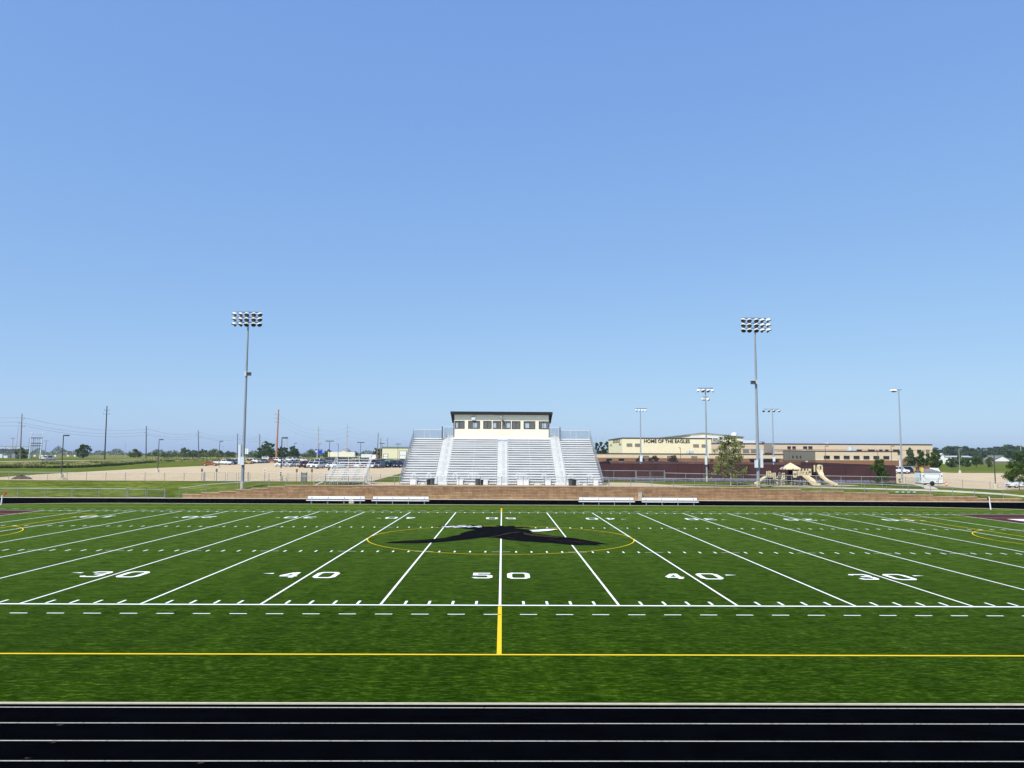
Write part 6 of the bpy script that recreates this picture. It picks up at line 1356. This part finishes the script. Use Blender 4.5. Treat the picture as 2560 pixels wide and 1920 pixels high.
# ================================================================== mounds
def mound(px0, px1, pyt, Y, label, m, seed):
    x0, x1 = V(px0, 1195, Y)[0], V(px1, 1195, Y)[0]; c = (x0+x1)/2; h = V((px0+px1)/2, pyt, Y)[1]-PL; r = random.Random(seed); b = MB(); n, k = 22, 9; w_ = (x1-x0)/2
    o_ = tag(empty('earth_mound', (c, Y, PL), 0), label, 'mound')
    for j in range(k+1):
        f = j/k
        for i in range(n): t = 2*math.pi*i/n; q = 1+.16*math.sin(3*t+seed)+r.uniform(-.1, .1); b.v.append((w_*f*q*math.cos(t), w_*.7*f*q*math.sin(t), max(-.05, h*(1-f**1.3)*(1+r.uniform(-.22, .22))-.03)))
    for j in range(k):
        for i in range(n): q = (i+1) % n; b.f.append((j*n+i, (j+1)*n+i, (j+1)*n+q, j*n+q)); b.m.append(0); b.uv.append(None)
    b.build('soil', m, o_); return o_
M['soil'] = mat('dark_soil', (.10,.075,.06), .95, 0, .35, 4, .1, bump=.5)
mound(26, 82, 1187.3, 88, 'dark earth mound on the lot edge at the far left', M['soil'], 2)
mound(140, 172, 1193, 86.5, 'small grassy gravel heap at the foot of the leftmost lamp post', mat('pale_heap', (.33,.30,.18), .95, 0, .3, 4, .1), 5)
# ================================================================== tall grass on the road embankment
def tuft_strip(name, n, place, h, wd, m, seed):
    r = random.Random(seed); b = MB()
    for k in range(n):
        x, y = place(r); z = T(x, y)-.05; a = r.uniform(0, math.pi); ww = wd*r.uniform(.6, 1.4); hh = h*r.uniform(.55, 1.25); dx, dy = math.cos(a)*ww, math.sin(a)*ww; lx_, ly_ = r.uniform(-.3, .3)*hh, r.uniform(-.3, .3)*hh
        b.face([(x-dx, y-dy, z), (x+dx, y+dy, z), (x+dx*.3+lx_, y+dy*.3+ly_, z+hh), (x-dx*.5+lx_, y-dy*.5+ly_, z+hh*.85)])
    return tag(b.build(name, m), kind='stuff')
def pf(r): y = r.uniform(150, 332); return line_x(FOOT, y)-r.uniform(.0, 1.0), y
tuft_strip('tall_grass', 9000, pf, .6, .22, M['blade'], 1)
def ps(r):
    while True:
        y = r.uniform(158, 330); f, q = line_x(FOOT, y), line_x(ROAD, y)+10; t = r.random()**.8; x = f-4+(q-f+4)*t
        if math.sin(x*.35+y*.11)+math.sin(y*.23-x*.19)+r.uniform(-.8, .8) > .1: return x, y
tuft_strip('dry_grass', 9000, ps, .55, .3, M['drygrass'], 2)
def pb_(r): y = r.uniform(300, 420); return r.uniform(-150, -70), y
tuft_strip('dry_grass', 6000, pb_, .8, .5, M['drygrass'], 4)
# ================================================================== trees and shrubs
LF = {'green': leaf_mat('leaf_green', (.022,.05,.006), (.075,.135,.015)), 'olive': leaf_mat('leaf_olive', (.09,.115,.03), (.31,.31,.115), .32), 'deep': leaf_mat('leaf_deep', (.018,.042,.008), (.06,.115,.018), .22),
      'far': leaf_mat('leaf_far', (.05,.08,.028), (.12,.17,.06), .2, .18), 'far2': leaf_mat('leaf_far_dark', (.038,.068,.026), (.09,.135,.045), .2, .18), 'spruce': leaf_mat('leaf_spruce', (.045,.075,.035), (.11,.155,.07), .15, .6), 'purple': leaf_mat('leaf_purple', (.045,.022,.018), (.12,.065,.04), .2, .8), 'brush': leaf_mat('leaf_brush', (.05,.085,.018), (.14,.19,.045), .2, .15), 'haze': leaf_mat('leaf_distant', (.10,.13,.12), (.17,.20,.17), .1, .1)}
def leaf(b, p, s, r):
    a = Vector((r.gauss(0, 1), r.gauss(0, 1), r.gauss(0, .7))).normalized(); c = a.orthogonal().normalized(); c = Matrix.Rotation(r.uniform(0, 6.28), 3, a) @ c; d = a.cross(c)
    w_ = s*r.uniform(.28, .5); l = s*r.uniform(.5, .85); b.face([p-c*l, p+d*w_, p+c*l, p-d*w_])
def crown_mesh(name, r, h, w, z0, shape, n, ls, nclump, m, dens=.62, limbs=True):
    """leaf clumps spread through the crown's volume; limbs returned as segments"""
    b = MB(); tr = []; k = 0; C = []
    tries = 0
    while len(C) < nclump and tries < 4000:
        tries += 1
        f = r.random(); q = shape(f); t = r.uniform(0, 6.283); rad = w/2*q*math.sqrt(r.random())*r.uniform(.8, 1.1)
        C.append(Vector((rad*math.cos(t), rad*math.sin(t), z0+(h-z0)*f)))
    for c in C:
        cr = w*dens*r.uniform(.16, .34)*(1.15-.4*(c.z-z0)/(h-z0)); nn = int(n/nclump*r.uniform(.5, 1.5))
        for _ in range(nn):
            v = Vector((r.gauss(0, 1), r.gauss(0, 1), r.gauss(0, .75)));  v = v.normalized()*cr*r.random()**.45
            leaf(b, c+v, ls*r.uniform(.7, 1.3), r)
        if limbs: tr.append(c)
    return b.mesh(name, m), tr
def round_(f): return max(.12, math.sin(math.pi*min(.97, max(.05, f*.86+.1))))**.75
def oval_(f): return max(.1, math.sin(math.pi*(f*.8+.14)))
def cone_(f): return max(.05, 1.02-f)
def wide_(f): return max(.2, 1-(abs(f-.35)/.75)**2)
def tree(name, label, loc, h, w, z0, shape, n, ls, ncl, m, seed, trunk_r=.12, bark='bark', group=None, dens=.62, cat='tree'):
    r = random.Random(seed); t = empty(name, loc, r.uniform(0, 6.28), label, cat, group)
    me, tr = crown_mesh('crown', r, h, w, z0, shape, n, ls, ncl, m, dens); put('crown', me, t)
    b = MB(); top = Vector((r.uniform(-.04, .04)*h, r.uniform(-.04, .04)*h, z0+(h-z0)*.72)); P = [Vector((0, 0, -.15)), Vector((r.uniform(-.02, .02)*h, r.uniform(-.02, .02)*h, z0*.9)), top]
    b.tube(P[0], P[1], trunk_r*1.15, trunk_r*.85, 8); b.tube(P[1], P[2], trunk_r*.85, trunk_r*.25, 7)
    for c in tr[::2]:
        f = r.uniform(.0, .75); a = P[1].lerp(P[2], f); mid = a.lerp(c, .55)+Vector((0, 0, -.04*h)); b.tube(a, mid, trunk_r*.4*(1-f*.6), trunk_r*.22, 5); b.tube(mid, c, trunk_r*.22, trunk_r*.06, 5)
    b.build('trunk', M[bark], t); return t
def at(px, pyb): return GT(px, pyb)
def size(px0, px1, pyt, loc): return V(px1, 1150, loc[1])[0]-V(px0, 1150, loc[1])[0], V((px0+px1)/2, pyt, loc[1])[1]-loc[2]
# three small trees standing on the near right lawn
def lone_(f): return (.72 if f < .25 else .55+.55*math.sin(math.pi*min(1, (f-.1)*1.0))) if f < .93 else .3
loc = at(1827, 1213); w_, h_ = size(1779, 1872, 1092, loc)
tree('lawn_tree', 'sparse olive tree with pale trunk on the lawn between the tall mast and the playground', loc, h_, w_*1.04, h_*.19, lambda f: 1.05 if f < .25 else (.85-.12*f if f < .8 else .6), 4900, .165, 88, LF['olive'], 11, .09, 'bark_pale', dens=.34)
loc = at(2198.5, 1213.5); w_, h_ = size(2172, 2226, 1150, loc)
tree('lawn_tree', 'small dark green tree in front of the right part of the maroon windscreen', loc, h_, w_, h_*.20, lambda f: .95-.62*f if f > .2 else .8, 4200, .14, 36, LF['green'], 12, .05, dens=.5)
loc = at(2549, 1226); w_, h_ = size(2517, 2585, 1150, loc)
tree('lawn_tree', 'dark green tree standing by the white coupe at the right edge', loc, h_, w_, h_*.24, lambda f: .98-.5*f if f > .25 else .85, 4200, .15, 36, LF['green'], 13, .06, dens=.5)
loc = (V(2249, 1200, 86)[0], 86, PL); tree('sapling', 'tiny sapling between the windscreen and the rightmost mast', loc, .95, .55, .15, oval_, 160, .12, 7, LF['olive'], 14, .02)
# trees before the right end of the school
def school_tree(name, label, px0, px1, pyt, pyb, Y, shape, n, m, seed, z0f=.2, dens=.55, group='trees round the right end of the school', cat='tree', ls=.3):
    x = V((px0+px1)/2, 1150, Y)[0]; z = T(x, Y); w_ = V(px1, 1150, Y)[0]-V(px0, 1150, Y)[0]; h_ = V((px0+px1)/2, pyt, Y)[1]-z
    return tree(name, label, (x, Y, z), h_, w_*1.15, h_*z0f, shape, n, ls, 34, m, seed, .14, group=group, dens=dens, cat=cat)
school_tree('spruce_tree', 'blue green conical spruce before the right end of the school', 2256, 2295, 1121.5, 1172, 196, cone_, 4200, LF['spruce'], 21, .06, .5)
school_tree('maple_tree', 'round green tree right of the spruce before the brick wall', 2292, 2324, 1130, 1175, 198, round_, 2600, LF['green'], 22, .3)
school_tree('maple_tree', 'green tree covering the right corner of the school', 2324, 2358, 1132, 1178, 192, round_, 3000, LF['green'], 23, .2)
school_tree('round_bush', 'ball shaped green bush on the far right lawn', 2366, 2384, 1147, 1165.5, 300, round_, 1500, LF['deep'], 24, .08, cat='bush', group=None)
school_tree('lawn_tree', 'broad yellowish green tree behind the pale lot lamp post', 2386, 2412, 1139, 1166, 330, wide_, 2200, LF['brush'], 25, .15, group=None, ls=.4)
school_tree('lawn_tree', 'green tree just right of the pale lot lamp post', 2406, 2428, 1146, 1168, 330, round_, 1500, LF['green'], 26, .15, group=None, ls=.4)
school_tree('lawn_tree', 'green tree on a thin trunk in the middle of the far right lawn', 2427, 2455, 1143.5, 1172, 300, wide_, 1900, LF['green'], 27, .34, group=None, ls=.35)
school_tree('lawn_tree', 'leafy tree left of the white gable house', 2466, 2485, 1144, 1171, 310, oval_, 1700, LF['brush'], 28, .1, group=None, ls=.35)
school_tree('lawn_tree', 'bright green tree right of the white gable house at the right edge', 2530, 2575, 1130, 1168, 240, round_, 3000, LF['green'], 29, .12, group=None, ls=.35)
school_tree('purple_tree', 'purplish small tree left of the broad lawn tree', 2377, 2392, 1143, 1163, 380, round_, 900, LF['purple'], 30, .15, group=None, ls=.45)
school_tree('shrub', 'grey green low shrub beside the ball shaped bush', 2376, 2392, 1160, 1167, 305, wide_, 500, LF['spruce'], 31, .05, group=None, cat='bush', ls=.3)
for k, (a, c, pt) in enumerate(((1592, 1612, 1140), (1623, 1649, 1142), (1669, 1699, 1140.5))):
    school_tree('purple_tree', ('purple leaved shrub beside the left court mast, below the school wall', 'purple leaved shrub under the second grey school window', 'purple leaved shrub under the third grey school window')[k], a, c, pt, 1156, 205, wide_, 1100, LF['purple'], 40+k, .35, group='purple shrubs before the school', cat='shrub', ls=.3)
school_tree('shrub', 'small green shrub at the left of the lone olive tree', 1773, 1786, 1148, 1156, 200, round_, 400, LF['brush'], 45, .1, group=None, cat='shrub', ls=.3)
for k, (a, c, pt) in enumerate(((1481, 1500, 1108), (1494, 1512, 1106), (1507, 1528, 1104))):
    school_tree('grove_tree', ('leftmost', 'middle', 'rightmost')[k]+' dark tree of the trio between the grandstand and the yellow gym', a, c, pt, 1140, 300, oval_, 1500, LF['deep'], 46+k, .1, group='dark trees left of the yellow gym', ls=.5)
# woods at the right horizon
WD = [(2338, 36, 1121), (2368, 30, 1119), (2376, 44, 1117.5), (2395, 42, 1117), (2418, 40, 1117.5), (2432, 26, 1122), (2452, 28, 1119.5), (2449, 44, 1128), (2476, 46, 1121), (2497, 48, 1119), (2520, 52, 1114), (2545, 48, 1116), (2566, 44, 1118), (2408, 50, 1127), (2470, 44, 1128), (2512, 54, 1126), (2350, 40, 1131), (2540, 50, 1128), (2352, 34, 1125), (2588, 50, 1116), (2610, 50, 1119), (2640, 50, 1116)]
protos = []
for k in range(4):
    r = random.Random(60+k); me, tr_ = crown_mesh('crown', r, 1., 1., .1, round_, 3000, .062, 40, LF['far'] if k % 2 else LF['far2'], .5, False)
    b = MB(); b.tube((0, 0, -.02), (0, 0, .5), .025, .015, 6); protos.append((me, b.mesh('trunk', M['bark'])))
SIDE = ('left', 'middle', 'right')
on2 = ordn+['sixteenth', 'seventeenth', 'eighteenth', 'nineteenth', 'twentieth', 'twenty first', 'twenty second']
for k, (px, pw, pt) in enumerate(sorted(WD)):
    Y = 620+((k*37) % 7)*18+(60 if pt < 1120 else 0); x = V(px, 1140, Y)[0]; z = T(x, Y); w_ = 1.3*pw*(Y-CAM[1])/FPX; h_ = V(px, pt, Y)[1]-z
    t = empty('woodland_tree', (x, Y, z), k*1.3, 'dense woodland tree, '+on2[k]+' from the left along the right horizon', 'tree', 'woods along the right horizon')
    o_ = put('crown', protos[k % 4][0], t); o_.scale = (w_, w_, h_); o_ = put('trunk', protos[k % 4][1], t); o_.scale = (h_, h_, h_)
# left horizon
def left_tree(px0, px1, pyt, pyb, Y, label, m, seed, n=1600, shape=round_, z0f=.18, group=None, ls=.5, cat='tree', ncl=26, dens=.5):
    x = V((px0+px1)/2, 1140, Y)[0]; z = T(x, Y); w_ = V(px1, 1140, Y)[0]-V(px0, 1140, Y)[0]; h_ = max(1., V((px0+px1)/2, pyt, Y)[1]-z)
    return tree('field_tree' if cat == 'tree' else 'field_bush', label, (x, Y, z), h_, w_, h_*z0f, shape, n, ls, ncl, m, seed, .2, group=group, dens=dens, cat=cat)
left_tree(189, 228, 1113, 1142, 330, 'dark round lone tree on the left horizon', LF['deep'], 70, 2600, round_, .16, ls=.45, ncl=40)
left_tree(319, 355, 1125.5, 1142, 400, 'rounded olive bush right of the tall dark utility pole', LF['brush'], 71, 1600, wide_, .02, cat='bush')
left_tree(38, 72, 1121, 1147, 262, 'green shrubby tree at the foot of the leftmost utility pole', LF['brush'], 72, 1500, oval_, .05, cat='bush', ls=.4)
for k, (a, c, pt, Y) in enumerate(((368, 400, 1131, 520), (392, 425, 1133, 540), (420, 452, 1132.5, 520), (446, 476, 1119.5, 480), (470, 500, 1127, 470), (490, 525, 1124, 480), (515, 545, 1124.5, 490), (540, 562, 1127.5, 470), (555, 588, 1129.5, 480), (572, 590, 1131, 500), (400, 440, 1135, 440), (450, 500, 1131, 430), (500, 550, 1131, 430), (612, 640, 1134, 520))):
    left_tree(a, c, pt, 1142, Y, 'thicket bush, '+ordn[k]+' along the long thicket on the left horizon', LF['far'] if k % 3 else LF['brush'], 80+k, 900, wide_, .02, 'bushes of the long thicket', .6, 'bush')
for k, (a, c, pt, Y) in enumerate(((636, 664, 1121, 400), (648, 682, 1104, 410), (664, 692, 1109.5, 400), (690, 712, 1118, 420), (700, 725, 1119, 410), (718, 748, 1116.5, 380), (724, 752, 1126, 360), (640, 690, 1123, 380))):
    left_tree(a, c, pt, 1142, Y, 'grove tree, '+ordn[k]+' in the dark grove around the thick orange pole', LF['deep'] if k % 2 else LF['green'], 100+k, 1900, round_, .04, 'trees of the dark grove', .55, ncl=34)
for k, (a, c, pt, Y) in enumerate(((752, 775, 1137, 520), (766, 788, 1127.5, 520), (770, 800, 1134, 500), (804, 822, 1128, 520), (814, 830, 1124.5, 530), (880, 895, 1128.5, 520), (930, 953, 1119, 440), (940, 960, 1121, 450))):
    left_tree(a, c, pt, 1142, Y, ('low bush right of the dark grove', 'tree just left of the blue sign', 'low bush under the blue sign', 'tree just right of the blue sign', 'taller tree left of the semi trailer', 'grey green tree at the right end of the semi trailer', 'bright green tree left of the cream garage', 'dark tree touching the cream garage')[k], LF['far'] if k < 6 else LF['green'], 110+k, 900, round_, .05, None, .6)
r = random.Random(9); b = MB()              # far-off wood along the left horizon: one hazy mass
for k in range(9000):
    f = r.random(); px = -200+1250*f; Y = r.uniform(900, 1300); x = V(px, 1140, Y)[0]; hh = (7+4*math.sin(px*.05)+3*math.sin(px*.13+1)+(9*math.exp(-((px-92)/14)**2))+6*math.exp(-((px-140)/12)**2))*.62
    leaf(b, Vector((x, Y, T(x, min(Y, 600))+r.random()*max(1.5, hh))), 2.4, r)
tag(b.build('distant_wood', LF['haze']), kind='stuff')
b = MB()
for k in range(5000):
    px = r.uniform(1450, 2700); Y = r.uniform(850, 1100); x = V(px, 1140, Y)[0]; leaf(b, Vector((x, Y, T(x, 700)+r.random()*(8+2*math.sin(px*.03)))), 2.4, r)
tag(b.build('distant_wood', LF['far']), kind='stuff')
# ================================================================== summer haze
hm, HN, HL, hb = nt('haze_air'); HN.remove(hb)
pv = HN.new('ShaderNodeVolumePrincipled'); pv.inputs['Color'].default_value = (.82, .90, 1., 1); pv.inputs['Density'].default_value = .00012; pv.inputs['Anisotropy'].default_value = .2
HL.new(pv.outputs['Volume'], HN['Material Output'].inputs['Volume'])
b = MB(); b.box(-1500, 1500, -60, 2200, -1.2, 40); tag(b.build('haze', hm), kind='stuff')
